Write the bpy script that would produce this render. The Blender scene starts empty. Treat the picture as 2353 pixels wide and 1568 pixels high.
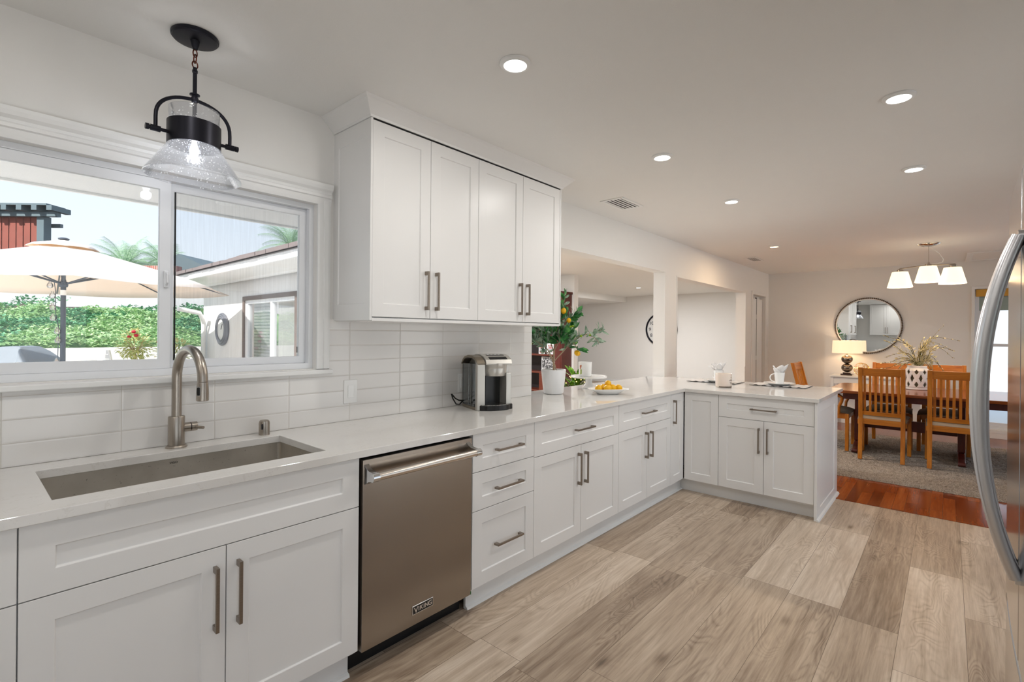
import bpy, bmesh, math, random
from mathutils import Vector, Matrix, Quaternion
R = random.Random(7)
PI = math.pi
SC = bpy.context.scene
COL = SC.collection

# ------------------------------------------------------------------ camera
cam_d = bpy.data.cameras.new('camera')
cam = bpy.data.objects.new('camera', cam_d)
COL.objects.link(cam)
SC.camera = cam
F_PX, TH, CX, CY, ROLL = 1133.946, 0.716, 1193.294, 767.94, 0.00864
cam.location = (0, -2.38636, 1.37744)
_fwd = Vector((math.cos(TH), math.sin(TH), 0))
_rt = Vector((math.sin(TH), -math.cos(TH), 0))
_up = Vector((0, 0, 1))
_r2 = _rt * math.cos(ROLL) + _up * math.sin(ROLL)
_u2 = _up * math.cos(ROLL) - _rt * math.sin(ROLL)
cam.rotation_mode = 'QUATERNION'
cam.rotation_quaternion = Matrix((( _r2.x, _u2.x, -_fwd.x), (_r2.y, _u2.y, -_fwd.y), (_r2.z, _u2.z, -_fwd.z))).to_quaternion()
cam_d.sensor_width = 36.0
cam_d.sensor_fit = 'HORIZONTAL'
cam_d.lens = 36.0 * F_PX / 2353
cam_d.shift_x = (2353 / 2 - CX) / 2353
cam_d.shift_y = (CY - 1568 / 2) / 2353
cam_d.clip_start = 0.02
cam_d.clip_end = 300

# ------------------------------------------------------------------ world, sun, exposure
SC.view_settings.view_transform = 'Standard'
SC.view_settings.look = 'None'
SC.view_settings.gamma = 1
SC.view_settings.exposure = 0.22
W = bpy.data.worlds.new('sky')
SC.world = W
W.use_nodes = True
wn = W.node_tree
wn.nodes.clear()
tc = wn.nodes.new('ShaderNodeTexCoord')
sp = wn.nodes.new('ShaderNodeSeparateXYZ')
rp = wn.nodes.new('ShaderNodeValToRGB')
bg = wn.nodes.new('ShaderNodeBackground')
wo = wn.nodes.new('ShaderNodeOutputWorld')
rp.color_ramp.elements[0].position = 0.0
rp.color_ramp.elements[0].color = (0.86, 0.93, 0.98, 1)
rp.color_ramp.elements[1].position = 0.6
rp.color_ramp.elements[1].color = (0.50, 0.68, 0.95, 1)
wn.links.new(tc.outputs['Generated'], sp.inputs[0])
wn.links.new(sp.outputs['Z'], rp.inputs[0])
wn.links.new(rp.outputs[0], bg.inputs[0])
bg.inputs[1].default_value = 1.10
wn.links.new(bg.outputs[0], wo.inputs[0])
sun_d = bpy.data.lights.new('sun', 'SUN')
sun = bpy.data.objects.new('sun', sun_d)
COL.objects.link(sun)
sun_d.energy = 7.0
sun_d.angle = math.radians(1.5)
sun_d.color = (1.0, 0.96, 0.9)
sun.rotation_mode = 'QUATERNION'
sun.rotation_quaternion = Vector((-0.70, -0.32, 0.64)).to_track_quat('Z', 'Y')
DOWNLIGHT_W = 4.8
WARM = (1.0, 0.72, 0.45)

# ------------------------------------------------------------------ materials
def lin(h):
    out = []
    for i in (0, 2, 4):
        c = int(h[i:i + 2], 16) / 255
        out.append(c / 12.92 if c <= 0.04045 else ((c + 0.055) / 1.055) ** 2.4)
    return (*out, 1)

class NG:
    def __init__(s, name):
        s.m = bpy.data.materials.new(name); s.m.use_nodes = True
        s.t = s.m.node_tree; s.n = s.t.nodes; s.l = s.t.links; s.n.clear()
        s.out = s.n.new('ShaderNodeOutputMaterial')
    def node(s, typ, **kw):
        n = s.n.new(typ)
        for k, v in kw.items(): setattr(n, k, v)
        return n
    def put(s, sock, v):
        if v is None: return
        if isinstance(v, bpy.types.NodeSocket): s.l.new(v, sock)
        else: sock.default_value = v
    def math(s, op, a, b=None, c=None):
        n = s.node('ShaderNodeMath', operation=op)
        s.put(n.inputs[0], a)
        if b is not None: s.put(n.inputs[1], b)
        if c is not None: s.put(n.inputs[2], c)
        return n.outputs[0]
    def comb(s, x, y, z):
        n = s.node('ShaderNodeCombineXYZ')
        s.put(n.inputs[0], x); s.put(n.inputs[1], y); s.put(n.inputs[2], z)
        return n.outputs[0]
    def coord(s, kind='Object'):
        return s.node('ShaderNodeTexCoord').outputs[kind]
    def sep(s, v):
        n = s.node('ShaderNodeSeparateXYZ'); s.l.new(v, n.inputs[0]); return n.outputs
    def scale(s, v, k):
        n = s.node('ShaderNodeMapping'); s.l.new(v, n.inputs[0]); n.inputs['Scale'].default_value = k; return n.outputs[0]
    def noise(s, v, sc=5, det=3, rough=0.5, dist=0.0):
        n = s.node('ShaderNodeTexNoise'); s.put(n.inputs['Vector'], v)
        n.inputs['Scale'].default_value = sc; n.inputs['Detail'].default_value = det
        n.inputs['Roughness'].default_value = rough; n.inputs['Distortion'].default_value = dist
        return n.outputs['Fac']
    def white(s, v, dim='3D'):
        n = s.node('ShaderNodeTexWhiteNoise', noise_dimensions=dim)
        s.put(n.inputs['W' if dim == '1D' else 'Vector'], v)
        return n.outputs['Value']
    def ramp(s, fac, stops, interp='LINEAR'):
        n = s.node('ShaderNodeValToRGB'); s.put(n.inputs[0], fac)
        e = n.color_ramp.elements; n.color_ramp.interpolation = interp
        while len(e) < len(stops): e.new(0.5)
        for i, (p, c) in enumerate(stops): e[i].position = p; e[i].color = lin(c) if isinstance(c, str) else c
        return n.outputs[0]
    def mix(s, fac, a, b, mode='MIX'):
        n = s.node('ShaderNodeMix', data_type='RGBA', blend_type=mode)
        s.put(n.inputs[0], fac); s.put(n.inputs[6], a); s.put(n.inputs[7], b)
        return n.outputs[2]
    def bump(s, h, st=0.2, d=0.01):
        n = s.node('ShaderNodeBump'); n.inputs['Strength'].default_value = st; n.inputs['Distance'].default_value = d
        s.l.new(h, n.inputs['Height']); return n.outputs[0]
    def bsdf(s, color, rough=0.5, metal=0.0, normal=None, **kw):
        p = s.node('ShaderNodeBsdfPrincipled')
        s.put(p.inputs['Base Color'], color); s.put(p.inputs['Roughness'], rough); s.put(p.inputs['Metallic'], metal)
        if normal is not None: s.put(p.inputs['Normal'], normal)
        for k, v in kw.items(): s.put(p.inputs[k.replace('_', ' ')], v)
        s.l.new(p.outputs[0], s.out.inputs[0]); return p
    def shader(s, sock): s.l.new(sock, s.out.inputs[0])

def M(name, col, rough=0.5, metal=0.0, var=0.04, vs=8.0, bump=0.0, bs=200.0, bd=0.002, **kw):
    """plain procedural material: faint noise variation of the colour and an optional fine bump"""
    g = NG(name); v = g.coord()
    c = lin(col) if isinstance(col, str) else col
    dark = tuple(x * (1 - var) for x in c[:3]) + (1,)
    cc = g.mix(g.noise(v, vs, 2), c, dark)
    nrm = g.bump(g.noise(v, bs, 3), bump, bd) if bump else None
    g.bsdf(cc, rough, metal, nrm, **kw)
    return g.m

def emis(name, col, st, base=None):
    g = NG(name)
    g.bsdf(lin(base or col), 0.4, 0, None, Emission_Color=lin(col), Emission_Strength=st)
    return g.m

def thin_glass(name, tint='ffffff', refl=1.0, extra=0.0, rough=0.0):
    """window glass: sees through, reflects by Fresnel"""
    g = NG(name)
    tr = g.node('ShaderNodeBsdfTransparent'); tr.inputs[0].default_value = lin(tint)
    gl = g.node('ShaderNodeBsdfGlossy'); gl.inputs['Roughness'].default_value = rough
    fr = g.node('ShaderNodeFresnel'); fr.inputs[0].default_value = 1.45
    f = g.math('MINIMUM', g.math('ADD', g.math('MULTIPLY', fr.outputs[0], refl), extra), 1.0)
    mx = g.node('ShaderNodeMixShader'); g.l.new(f, mx.inputs[0]); g.l.new(tr.outputs[0], mx.inputs[1]); g.l.new(gl.outputs[0], mx.inputs[2])
    g.shader(mx.outputs[0]); return g.m

def brushed(name, col, rough, axis='x', amt=0.12, bump=0.03, var=0.25):
    g = NG(name); v = g.coord()
    sc = {'x': (1.5, 300, 300), 'z': (300, 300, 1.5), 'y': (300, 1.5, 300)}[axis]
    n = g.noise(g.scale(v, sc), 1.0, 2)
    r = g.math('MULTIPLY_ADD', n, amt, rough - amt / 2)
    c = lin(col); d = tuple(x * (1 - var) for x in c[:3]) + (1,)
    g.bsdf(g.mix(n, c, d), r, 1.0, g.bump(n, bump, 0.001))
    return g.m

MT = {}
MT['wall'] = M('wall_paint', 'edebe7', 0.6, var=0.015, bump=0.06, bs=350)
MT['ceiling'] = M('ceiling_paint', 'efeeeb', 0.7, var=0.015, bump=0.25, bs=260, bd=0.003)
MT['trim'] = M('trim_paint', 'efefed', 0.35, var=0.01)
MT['cabinet'] = M('cabinet_paint', 'ecebe9', 0.32, var=0.012, vs=3)
MT['carcass'] = M('cabinet_box', 'b9b2a8', 0.6)
MT['dark'] = M('dark_gap', '17130f', 0.7)
MT['black'] = M('black_plastic', '101012', 0.3)
MT['vinyl'] = M('window_vinyl', 'e9ebee', 0.35, var=0.01)
MT['nickel'] = brushed('brushed_nickel', 'b8afa4', 0.32, 'z')
MT['pull'] = brushed('pull_metal', '9c9186', 0.34, 'x')
MT['chrome'] = M('chrome', 'd9dadb', 0.08, 1.0, var=0.01)
MT['bronze'] = M('bronze_metal', '26262e', 0.36, 0.7, var=0.1)
MT['steel_door'] = brushed('stainless_door', 'a0978d', 0.24, 'z', 0.04, 0.006, 0.05)
MT['steel_fridge'] = brushed('stainless_fridge', 'c9cacd', 0.16, 'z', 0.05, 0.01, 0.08)
MT['steel_handle'] = brushed('satin_handle', 'd8d8da', 0.30, 'z', 0.04, 0.01, 0.05)
MT['steel_bar'] = brushed('satin_bar', 'd6cdc3', 0.25, 'x', 0.05, 0.02, 0.1)
MT['glass'] = thin_glass('window_glass')
MT['glass_soft'] = thin_glass('wing_window_glass', 'ffffff', 0.35)
MT['ceramic'] = M('white_ceramic', 'f4f4f2', 0.18, var=0.01)
MT['matte_white'] = M('matte_white_pot', 'edeeef', 0.45, var=0.02)
MT['lens'] = emis('downlight_lens', 'fffdf8', 9.0)
MT['lens_warm'] = emis('downlight_lens_warm', 'ffd9ae', 5.0)
MT['lampshade'] = emis('linen_shade_lit', 'ffddb0', 0.75, 'f0dcc4')
MT['glow_shade'] = emis('frosted_shade_lit', 'ffe9c2', 1.05, 'fff1dd')

def tile_mat():
    g = NG('subway_tile'); v = g.coord(); x, y, z = g.sep(v)
    tw, th, x0, z0 = 0.3165, 0.0795, 0.109, 0.914
    def edge(c, o, w):
        f = g.math('FRACT', g.math('DIVIDE', g.math('SUBTRACT', c, o - 50 * w), w))
        d = g.math('MULTIPLY', g.math('MINIMUM', f, g.math('SUBTRACT', 1.0, f)), w)
        return d
    d = g.math('MINIMUM', edge(x, x0, tw), edge(z, z0, th))
    grout = g.math('LESS_THAN', d, 0.0013)
    idv = g.comb(g.math('FLOOR', g.math('DIVIDE', g.math('SUBTRACT', x, x0), tw)), 0.0, g.math('FLOOR', g.math('DIVIDE', g.math('SUBTRACT', z, z0), th)))
    w = g.white(idv)
    col = g.ramp(w, [(0, 'e2dfdb'), (1, 'e9e7e4')])
    col = g.mix(grout, col, lin('cdc8c0'))
    rise = g.math('MINIMUM', g.math('DIVIDE', d, 0.006), 1.0)
    h = g.math('ADD', rise, g.math('MULTIPLY', g.noise(v, 9, 1), 0.6))
    g.bsdf(col, g.math('MULTIPLY_ADD', grout, 0.4, 0.10), 0, g.bump(h, 0.25, 0.004))
    return g.m
MT['tile'] = tile_mat()

def quartz():
    g = NG('quartz_counter'); v = g.coord()
    n = g.noise(v, 3.5, 6, 0.6, 1.2)
    vein = g.math('LESS_THAN', g.math('ABSOLUTE', g.math('SUBTRACT', n, 0.5)), 0.004)
    c = g.ramp(g.noise(v, 2, 3), [(0.3, 'e3e1de'), (0.7, 'dcd9d4')])
    c = g.mix(g.math('MULTIPLY', vein, 0.18), c, lin('b9b2a8'))
    c = g.mix(g.math('MULTIPLY', g.math('GREATER_THAN', g.noise(v, 160, 1), 0.72), 0.2), c, lin('b8b4ae'))
    g.bsdf(c, 0.06, 0)
    return g.m
MT['quartz'] = quartz()

def plank_mat(name, y0, w, L, stops, seam, rough, knots=0.7, contour=0.5, seed=0.0, tonev=0.46, seamw=0.0010):
    g = NG(name); v = g.coord(); x, y, z = g.sep(v)
    yr = g.math('DIVIDE', g.math('SUBTRACT', y, y0), w)
    row = g.math('FLOOR', yr)
    r1 = g.white(g.comb(row, seed, 3.0))
    xr = g.math('ADD', g.math('DIVIDE', x, L), g.math('MULTIPLY', r1, 7.0))
    cl = g.math('FLOOR', xr)
    rid = g.white(g.comb(row, cl, seed + 1))
    rid2 = g.white(g.comb(cl, row, seed + 5))
    def edge(f, k):
        fr = g.math('FRACT', f)
        return g.math('MULTIPLY', g.math('MINIMUM', fr, g.math('SUBTRACT', 1.0, fr)), k)
    sm = g.math('LESS_THAN', g.math('MINIMUM', edge(yr, w), edge(xr, L)), seamw)
    off = g.math('MULTIPLY', rid, 40.0)
    # broad tone, fine grain, cathedral rings, knots
    big = g.noise(g.comb(g.math('ADD', g.math('MULTIPLY', x, 1.3), off), g.math('MULTIPLY', y, 6.0), off), 1.0, 3, 0.5, 0.6)
    fine = g.noise(g.comb(g.math('MULTIPLY', x, 6.0), g.math('MULTIPLY', y, 110.0), off), 1.0, 4, 0.65)
    ringn = g.noise(g.comb(g.math('ADD', g.math('MULTIPLY', x, 1.1), off), g.math('MULTIPLY', y, 4.2), g.math('MULTIPLY', rid2, 30.0)), 1.0, 2, 0.45, 1.0)
    ring = g.math('ABSOLUTE', g.math('SINE', g.math('MULTIPLY', ringn, 75.0)))
    rmask = g.math('MINIMUM', g.math('MAXIMUM', g.math('MULTIPLY', g.math('SUBTRACT', g.noise(g.comb(g.math('ADD', g.math('MULTIPLY', x, 1.6), off), g.math('MULTIPLY', y, 5.0), 9.0), 1.0, 1), 0.45), 7.0), 0.08), 1.0)
    streak = g.noise(g.comb(g.math('ADD', g.math('MULTIPLY', x, 1.8), off), g.math('MULTIPLY', y, 34.0), off), 1.0, 3, 0.6, 0.3)
    vo = g.node('ShaderNodeTexVoronoi'); g.l.new(g.comb(g.math('ADD', g.math('MULTIPLY', x, 1.7), off), g.math('MULTIPLY', y, 4.0), rid), vo.inputs['Vector']); vo.inputs['Scale'].default_value = 1.0
    kn = g.math('SUBTRACT', 1.0, g.math('MINIMUM', g.math('DIVIDE', vo.outputs['Distance'], 0.17), 1.0))
    tone = g.math('ADD', g.math('MULTIPLY', rid2, tonev), g.math('MULTIPLY', big, 1.0 - tonev))
    tone = g.math('ADD', tone, g.math('MULTIPLY', g.math('SUBTRACT', fine, 0.5), 0.55))
    tone = g.math('ADD', tone, g.math('MULTIPLY', g.math('MULTIPLY', g.math('SUBTRACT', ring, 0.6), rmask), contour * 0.42))
    tone = g.math('ADD', tone, g.math('MULTIPLY', g.math('SUBTRACT', streak, 0.5), 0.75))
    tone = g.math('SUBTRACT', tone, g.math('MULTIPLY', g.math('MULTIPLY', kn, kn), knots))
    c = g.ramp(tone, stops)
    c = g.mix(sm, c, lin(seam))
    h = g.math('SUBTRACT', g.math('MULTIPLY', fine, 0.3), sm)
    g.bsdf(c, rough, 0, g.bump(h, 0.15, 0.002))
    return g.m
MT['vinyl_plank'] = plank_mat('vinyl_plank_floor', -0.80, 0.2365, 1.22, [(0.0, '6b5b4b'), (0.22, '937f6c'), (0.5, 'b5a28d'), (0.75, 'cbb9a5'), (1.0, 'decfbd')], '6d5d4e', 0.38)
MT['cherry_plank'] = plank_mat('cherry_plank_floor', -0.80, 0.078, 0.75, [(0.0, '6d2c0d'), (0.4, '8a3f17'), (0.7, '984a1e'), (1.0, 'ab5a28')], '4a1c08', 0.16, knots=0.1, contour=0.25, seed=9.0, tonev=0.7, seamw=0.0008)

def wood(name, stops, rough=0.3, ax='z', sc=1.0):
    g = NG(name); v = g.coord()
    k = {'z': (18, 18, 1.6), 'x': (1.6, 18, 18), 'y': (18, 1.6, 18)}[ax]
    n = g.noise(g.scale(v, tuple(a * sc for a in k)), 1.0, 5, 0.6, 0.8)
    f = g.noise(g.scale(v, tuple(a * 8 * sc for a in k)), 1.0, 2)
    t = g.math('ADD', g.math('MULTIPLY', n, 0.8), g.math('MULTIPLY', f, 0.25))
    g.bsdf(g.ramp(t, stops), rough, 0, g.bump(f, 0.05, 0.001)); return g.m
OAK = [(0.25, '8a4810'), (0.5, 'b66c1c'), (0.75, 'd28a30')]
MT['oak'] = wood('honey_oak', OAK, 0.28)
MT['oak_y'] = wood('honey_oak_rail', OAK, 0.28, 'y')
MT['table_wood'] = wood('brown_table_wood', [(0.2, '5d2c12'), (0.5, '86481f'), (0.8, 'a3652f')], 0.16, 'y', 0.6)
MT['dark_wood'] = wood('dark_cherry_wood', [(0.2, '3a0f0a'), (0.6, '5a1c10'), (0.9, '74301a')], 0.35)
MT['shelf_wood'] = wood('shelf_board_wood', [(0.2, '3f1408'), (0.6, '64260e'), (0.9, '7c3616')], 0.35, 'y')
MT['shelf_dark'] = M('shelf_back', '180705', 0.6)
MT['taupe'] = M('taupe_seat_fabric', '7c7468', 0.85, var=0.2, vs=40, bump=0.3, bs=500)
MT['dust_cloth'] = M('pale_dust_cloth', 'cbb9a0', 0.8)

def link(name, me, mat, parent, smooth=False):
    o = bpy.data.objects.new(name, me)
    COL.objects.link(o)
    if mat is not None: me.materials.append(MT[mat] if isinstance(mat, str) else mat)
    if parent is not None: o.parent = parent
    if smooth:
        for p in me.polygons: p.use_smooth = True
    return o

ORG = {}
def thing(name, label, cat, loc=(0, 0, 0), group=None):
    o = bpy.data.objects.new(name, None); COL.objects.link(o)
    o.empty_display_size = 0.05
    o.location = loc; o['label'] = label; o['category'] = cat
    if group: o['group'] = group
    ORG[o.name] = Vector(loc)
    return o

def obj(name, bm, mat, parent=None, bevel=0.0, seg=2, smooth=False, origin=None, angle=35):
    """bm is in world coordinates (or in the thing's own frame when that thing sits at 0,0,0)"""
    if len(bm.faces): bmesh.ops.recalc_face_normals(bm, faces=bm.faces)
    if parent is not None:
        org = ORG[parent.name]
    else:
        if origin is not None: org = Vector(origin)
        else:
            xs = [v.co for v in bm.verts]
            mn = Vector((min(c.x for c in xs), min(c.y for c in xs), min(c.z for c in xs)))
            mx = Vector((max(c.x for c in xs), max(c.y for c in xs), max(c.z for c in xs)))
            org = Vector(((mn.x + mx.x) / 2, (mn.y + mx.y) / 2, mn.z))
    bmesh.ops.translate(bm, verts=bm.verts, vec=-org)
    me = bpy.data.meshes.new(name); bm.to_mesh(me); bm.free()
    o = link(name, me, mat, parent, smooth)
    if parent is None: o.location = org
    ORG[o.name] = org
    if bevel:
        b = o.modifiers.new('bevel', 'BEVEL'); b.width = bevel; b.segments = seg; b.limit_method = 'ANGLE'; b.angle_limit = math.radians(40); b.harden_normals = False
    if smooth:
        try: me.set_sharp_from_angle(angle=math.radians(angle))
        except Exception: pass
    return o

def tag(o, label, cat, group=None, kind=None):
    o['label'] = label; o['category'] = cat
    if group: o['group'] = group
    if kind: o['kind'] = kind
    return o

def struct(name, bm, mat, bevel=0.0, parent=None, smooth=False):
    o = obj(name, bm, mat, parent, bevel, origin=None if parent else (0, 0, 0), smooth=smooth)
    if parent is None: o['kind'] = 'structure'
    return o

def copy_tree(root, loc=None, rot=None, label=None, group=None, scale=None):
    def cp(o, par):
        c = o.copy(); COL.objects.link(c); c.parent = par
        for ch in [k for k in o.children]: cp(ch, c)
        return c
    r = cp(root, None)
    if loc is not None: r.location = loc
    if rot is not None: r.rotation_euler = rot
    if scale is not None: r.scale = scale
    if label: r['label'] = label
    if group: r['group'] = group
    return r

# ------------------------------------------------------------------ mesh helpers
BMN = bmesh.new
def box(bm, x0, x1, y0, y1, z0, z1, mp=None):
    co = [(x0, y0, z0), (x1, y0, z0), (x1, y1, z0), (x0, y1, z0), (x0, y0, z1), (x1, y0, z1), (x1, y1, z1), (x0, y1, z1)]
    if mp: co = [mp(*c) for c in co]
    v = [bm.verts.new(c) for c in co]
    for f in ((3, 2, 1, 0), (4, 5, 6, 7), (0, 1, 5, 4), (1, 2, 6, 5), (2, 3, 7, 6), (3, 0, 4, 7)):
        bm.faces.new([v[i] for i in f])
    return bm
def bx(*a, mp=None): return box(BMN(), *a, mp=mp)

def frame_of(d):
    d = Vector(d).normalized()
    a = Vector((0, 0, 1)) if abs(d.z) < 0.95 else Vector((1, 0, 0))
    u = d.cross(a).normalized(); return u, d.cross(u).normalized()

def tube(bm, pts, rad, seg=12, cap=True, closed=False):
    """sweep a circle along pts, rad a number or a list"""
    pts = [Vector(p) for p in pts]; n = len(pts)
    rs = rad if isinstance(rad, (list, tuple)) else [rad] * n
    rings = []; u = None
    for i, p in enumerate(pts):
        if closed: d = pts[(i + 1) % n] - pts[i - 1]
        else: d = pts[min(i + 1, n - 1)] - pts[max(i - 1, 0)]
        if d.length < 1e-9: d = Vector((0, 0, 1))
        d.normalize()
        if u is None: u, w = frame_of(d)
        else:
            u = (u - d * u.dot(d)); 
            u = u.normalized() if u.length > 1e-6 else frame_of(d)[0]
            w = d.cross(u)
        rings.append([bm.verts.new(p + (u * math.cos(2 * PI * k / seg) + w * math.sin(2 * PI * k / seg)) * rs[i]) for k in range(seg)])
    m = n if closed else n - 1
    for i in range(m):
        a, b = rings[i], rings[(i + 1) % n]
        for k in range(seg): bm.faces.new((a[k], a[(k + 1) % seg], b[(k + 1) % seg], b[k]))
    if cap and not closed:
        bm.faces.new(rings[0][::-1]); bm.faces.new(rings[-1])
    return bm
def tb(pts, rad, seg=12, **k): return tube(BMN(), pts, rad, seg, **k)

def lathe(bm, prof, c=(0, 0, 0), seg=32, sx=1.0, sy=1.0, cap=True, flute=None):
    """prof: list of (r, z); revolve round the vertical through c"""
    c = Vector(c); rings = []
    for r, z in prof:
        if r <= 1e-6: rings.append([bm.verts.new(c + Vector((0, 0, z)))])
        else:
            ring = []
            for k in range(seg):
                a = 2 * PI * k / seg; rr = r * (1 + (flute[0] * math.cos(flute[1] * a) if flute else 0))
                ring.append(bm.verts.new(c + Vector((rr * math.cos(a) * sx, rr * math.sin(a) * sy, z))))
            rings.append(ring)
    for a, b in zip(rings, rings[1:]):
        if len(a) == 1 and len(b) == 1: continue
        if len(a) == 1:
            for k in range(seg): bm.faces.new((a[0], b[k], b[(k + 1) % seg]))
        elif len(b) == 1:
            for k in range(seg): bm.faces.new((a[k], a[(k + 1) % seg], b[0]))
        else:
            for k in range(seg): bm.faces.new((a[k], a[(k + 1) % seg], b[(k + 1) % seg], b[k]))
    if cap:
        for rg in (rings[0], rings[-1]):
            if len(rg) > 2: bm.faces.new(rg)
    return bm
def lt(prof, c=(0, 0, 0), seg=32, **k): return lathe(BMN(), prof, c, seg, **k)

def prism(bm, poly, mp, d0, d1):
    """extrude a 2D polygon; mp(a, b, d) -> world"""
    A = [bm.verts.new(mp(a, b, d0)) for a, b in poly]; Bv = [bm.verts.new(mp(a, b, d1)) for a, b in poly]
    n = len(poly)
    bm.faces.new(A[::-1]); bm.faces.new(Bv)
    for i in range(n): bm.faces.new((A[i], A[(i + 1) % n], Bv[(i + 1) % n], Bv[i]))
    return bm

def cells(bm, xs, ys, keep, mp, d0, d1):
    """a slab on a grid of cells (walls with openings, counter with a sink hole); shared verts, one closed mesh"""
    V = {}
    def v(i, j, k):
        if (i, j, k) not in V: V[(i, j, k)] = bm.verts.new(mp(xs[i], ys[j], d1 if k else d0))
        return V[(i, j, k)]
    nx, ny = len(xs) - 1, len(ys) - 1
    K = lambda i, j: 0 <= i < nx and 0 <= j < ny and keep((xs[i] + xs[i + 1]) / 2, (ys[j] + ys[j + 1]) / 2)
    for i in range(nx):
        for j in range(ny):
            if not K(i, j): continue
            for k in (0, 1): bm.faces.new([v(i, j, k), v(i + 1, j, k), v(i + 1, j + 1, k), v(i, j + 1, k)])
            if not K(i - 1, j): bm.faces.new([v(i, j, 0), v(i, j + 1, 0), v(i, j + 1, 1), v(i, j, 1)])
            if not K(i + 1, j): bm.faces.new([v(i + 1, j, 0), v(i + 1, j + 1, 0), v(i + 1, j + 1, 1), v(i + 1, j, 1)])
            if not K(i, j - 1): bm.faces.new([v(i, j, 0), v(i + 1, j, 0), v(i + 1, j, 1), v(i, j, 1)])
            if not K(i, j + 1): bm.faces.new([v(i, j + 1, 0), v(i + 1, j + 1, 0), v(i + 1, j + 1, 1), v(i, j + 1, 1)])
    bmesh.ops.dissolve_limit(bm, angle_limit=0.01, verts=bm.verts, edges=bm.edges)
    return bm
def hole(rects):
    return lambda a, b: not any(r[0] < a < r[1] and r[2] < b < r[3] for r in rects)
def wall_y(y0, y1, x0, x1, z0, z1, holes):   # wall running along X
    xs = sorted({x0, x1, *[h[0] for h in holes], *[h[1] for h in holes]}); zs = sorted({z0, z1, *[h[2] for h in holes], *[h[3] for h in holes]})
    return cells(BMN(), xs, zs, hole(holes), lambda a, b, d: (a, d, b), y0, y1)
def wall_x(x0, x1, y0, y1, z0, z1, holes):   # wall running along Y, holes as (y0, y1, z0, z1)
    ys = sorted({y0, y1, *[h[0] for h in holes], *[h[1] for h in holes]}); zs = sorted({z0, z1, *[h[2] for h in holes], *[h[3] for h in holes]})
    return cells(BMN(), ys, zs, hole(holes), lambda a, b, d: (d, a, b), x0, x1)

def sphere(bm, c, r, sx=1, sy=1, sz=1, seg=16, rings=10, rot=None):
    c = Vector(c)
    m = Matrix.LocRotScale(c, rot, Vector((r * sx, r * sy, r * sz)))
    bmesh.ops.create_uvsphere(bm, u_segments=seg, v_segments=rings, radius=1.0, matrix=m)
    return bm

def text_mesh(name, s, size, mat, parent, mtx, ext=0.0004, align='CENTER', bold=0.0, shear=0.0, spacing=1.0):
    cu = bpy.data.curves.new(name + '_curve', 'FONT'); cu.body = s; cu.size = size; cu.extrude = ext
    cu.align_x = align; cu.align_y = 'CENTER'; cu.offset = bold; cu.shear = shear; cu.space_character = spacing
    tmp = bpy.data.objects.new('tmp', cu); COL.objects.link(tmp)
    dg = bpy.context.evaluated_depsgraph_get()
    me = bpy.data.meshes.new_from_object(tmp.evaluated_get(dg))
    bpy.data.objects.remove(tmp)
    me.transform(mtx)
    me.transform(Matrix.Translation(-ORG[parent.name]))
    me.materials.clear()
    return link(name, me, mat, parent)
# text facing -y (reads along +x), facing -x (reads along -y)
def face_my(x, y, z, rz=0): return Matrix.Translation((x, y, z)) @ Matrix.Rotation(rz, 4, 'Z') @ Matrix.Rotation(PI / 2, 4, 'X')

def area_light(name, loc, size, w, col=(1, 1, 1), parent=None, spread=PI):
    d = bpy.data.lights.new(name, 'AREA'); d.shape = 'DISK'; d.size = size; d.energy = w; d.color = col; d.spread = spread
    o = bpy.data.objects.new(name, d); COL.objects.link(o); o.location = loc
    if parent is not None: o.parent = parent; o.location = Vector(loc) - ORG[parent.name]
    return o
def point_light(name, loc, w, col, r=0.03, parent=None):
    d = bpy.data.lights.new(name, 'POINT'); d.energy = w; d.color = col; d.shadow_soft_size = r
    o = bpy.data.objects.new(name, d); COL.objects.link(o); o.location = loc
    if parent is not None: o.parent = parent; o.location = Vector(loc) - ORG[parent.name]
    return o

# ================================================================== THE SETTING
ZC = 2.462
struct('floor', bx(-1.83, 4.955, -3.43, 0.0, -0.1, 0.0), 'vinyl_plank')
struct('floor_dining', bx(4.955, 9.52, -4.83, 0.0, -0.1, 0.0), 'cherry_plank')
struct('floor_living', bx(2.88, 12.73, 0.0, 7.43, -0.1, -0.001), 'vinyl_plank')
struct('trim_1', bx(4.935, 4.975, -3.3, -1.60, 0.0, 0.004), 'cherry_plank', 0.0015)
struct('ceiling', cells(BMN(), [-1.83, 2.88, 5.0, 12.73], [-4.83, -3.43, 0.0, 7.43],
       lambda a, b: not (a < 2.88 and b > 0) and not (a < 5 and b < -3.43), lambda a, b, d: (a, b, d), ZC, ZC + 0.024), 'ceiling')
WIN = (-0.045, 1.195, 1.195, 2.02)      # kitchen window hole
struct('wall_left', wall_y(0.0, 0.14, -1.83, 9.52, 0.0, ZC, [WIN, (2.877, 5.212, 0.884, 2.085), (5.53, 8.085, 0.0, 2.055), (8.45, 9.17, 0.0, 2.055)]), 'wall')
struct('wall_far', wall_x(9.39, 9.52, -4.83, 0.0, 0.0, ZC, [(-3.55, -2.66, 0.12, 2.06)]), 'wall')
struct('wall_back', wall_x(-1.83, -1.70, -3.3, 0.0, 0.0, ZC, []), 'wall')
struct('wall_right', wall_y(-3.43, -3.3, -1.83, 5.0, 0.0, ZC, [(-1.35, 0.85, 0.0, 2.1), (2.15, 4.85, 0.0, 2.2)]), 'wall')
struct('wall_right_dining', wall_y(-4.83, -4.7, 5.0, 9.52, 0.0, ZC, [(5.2, 9.2, 0.0, 2.25)]), 'wall')
struct('wall_right_return', bx(5.0, 5.12, -4.7, -3.3, 0.0, ZC), 'wall')
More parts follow.
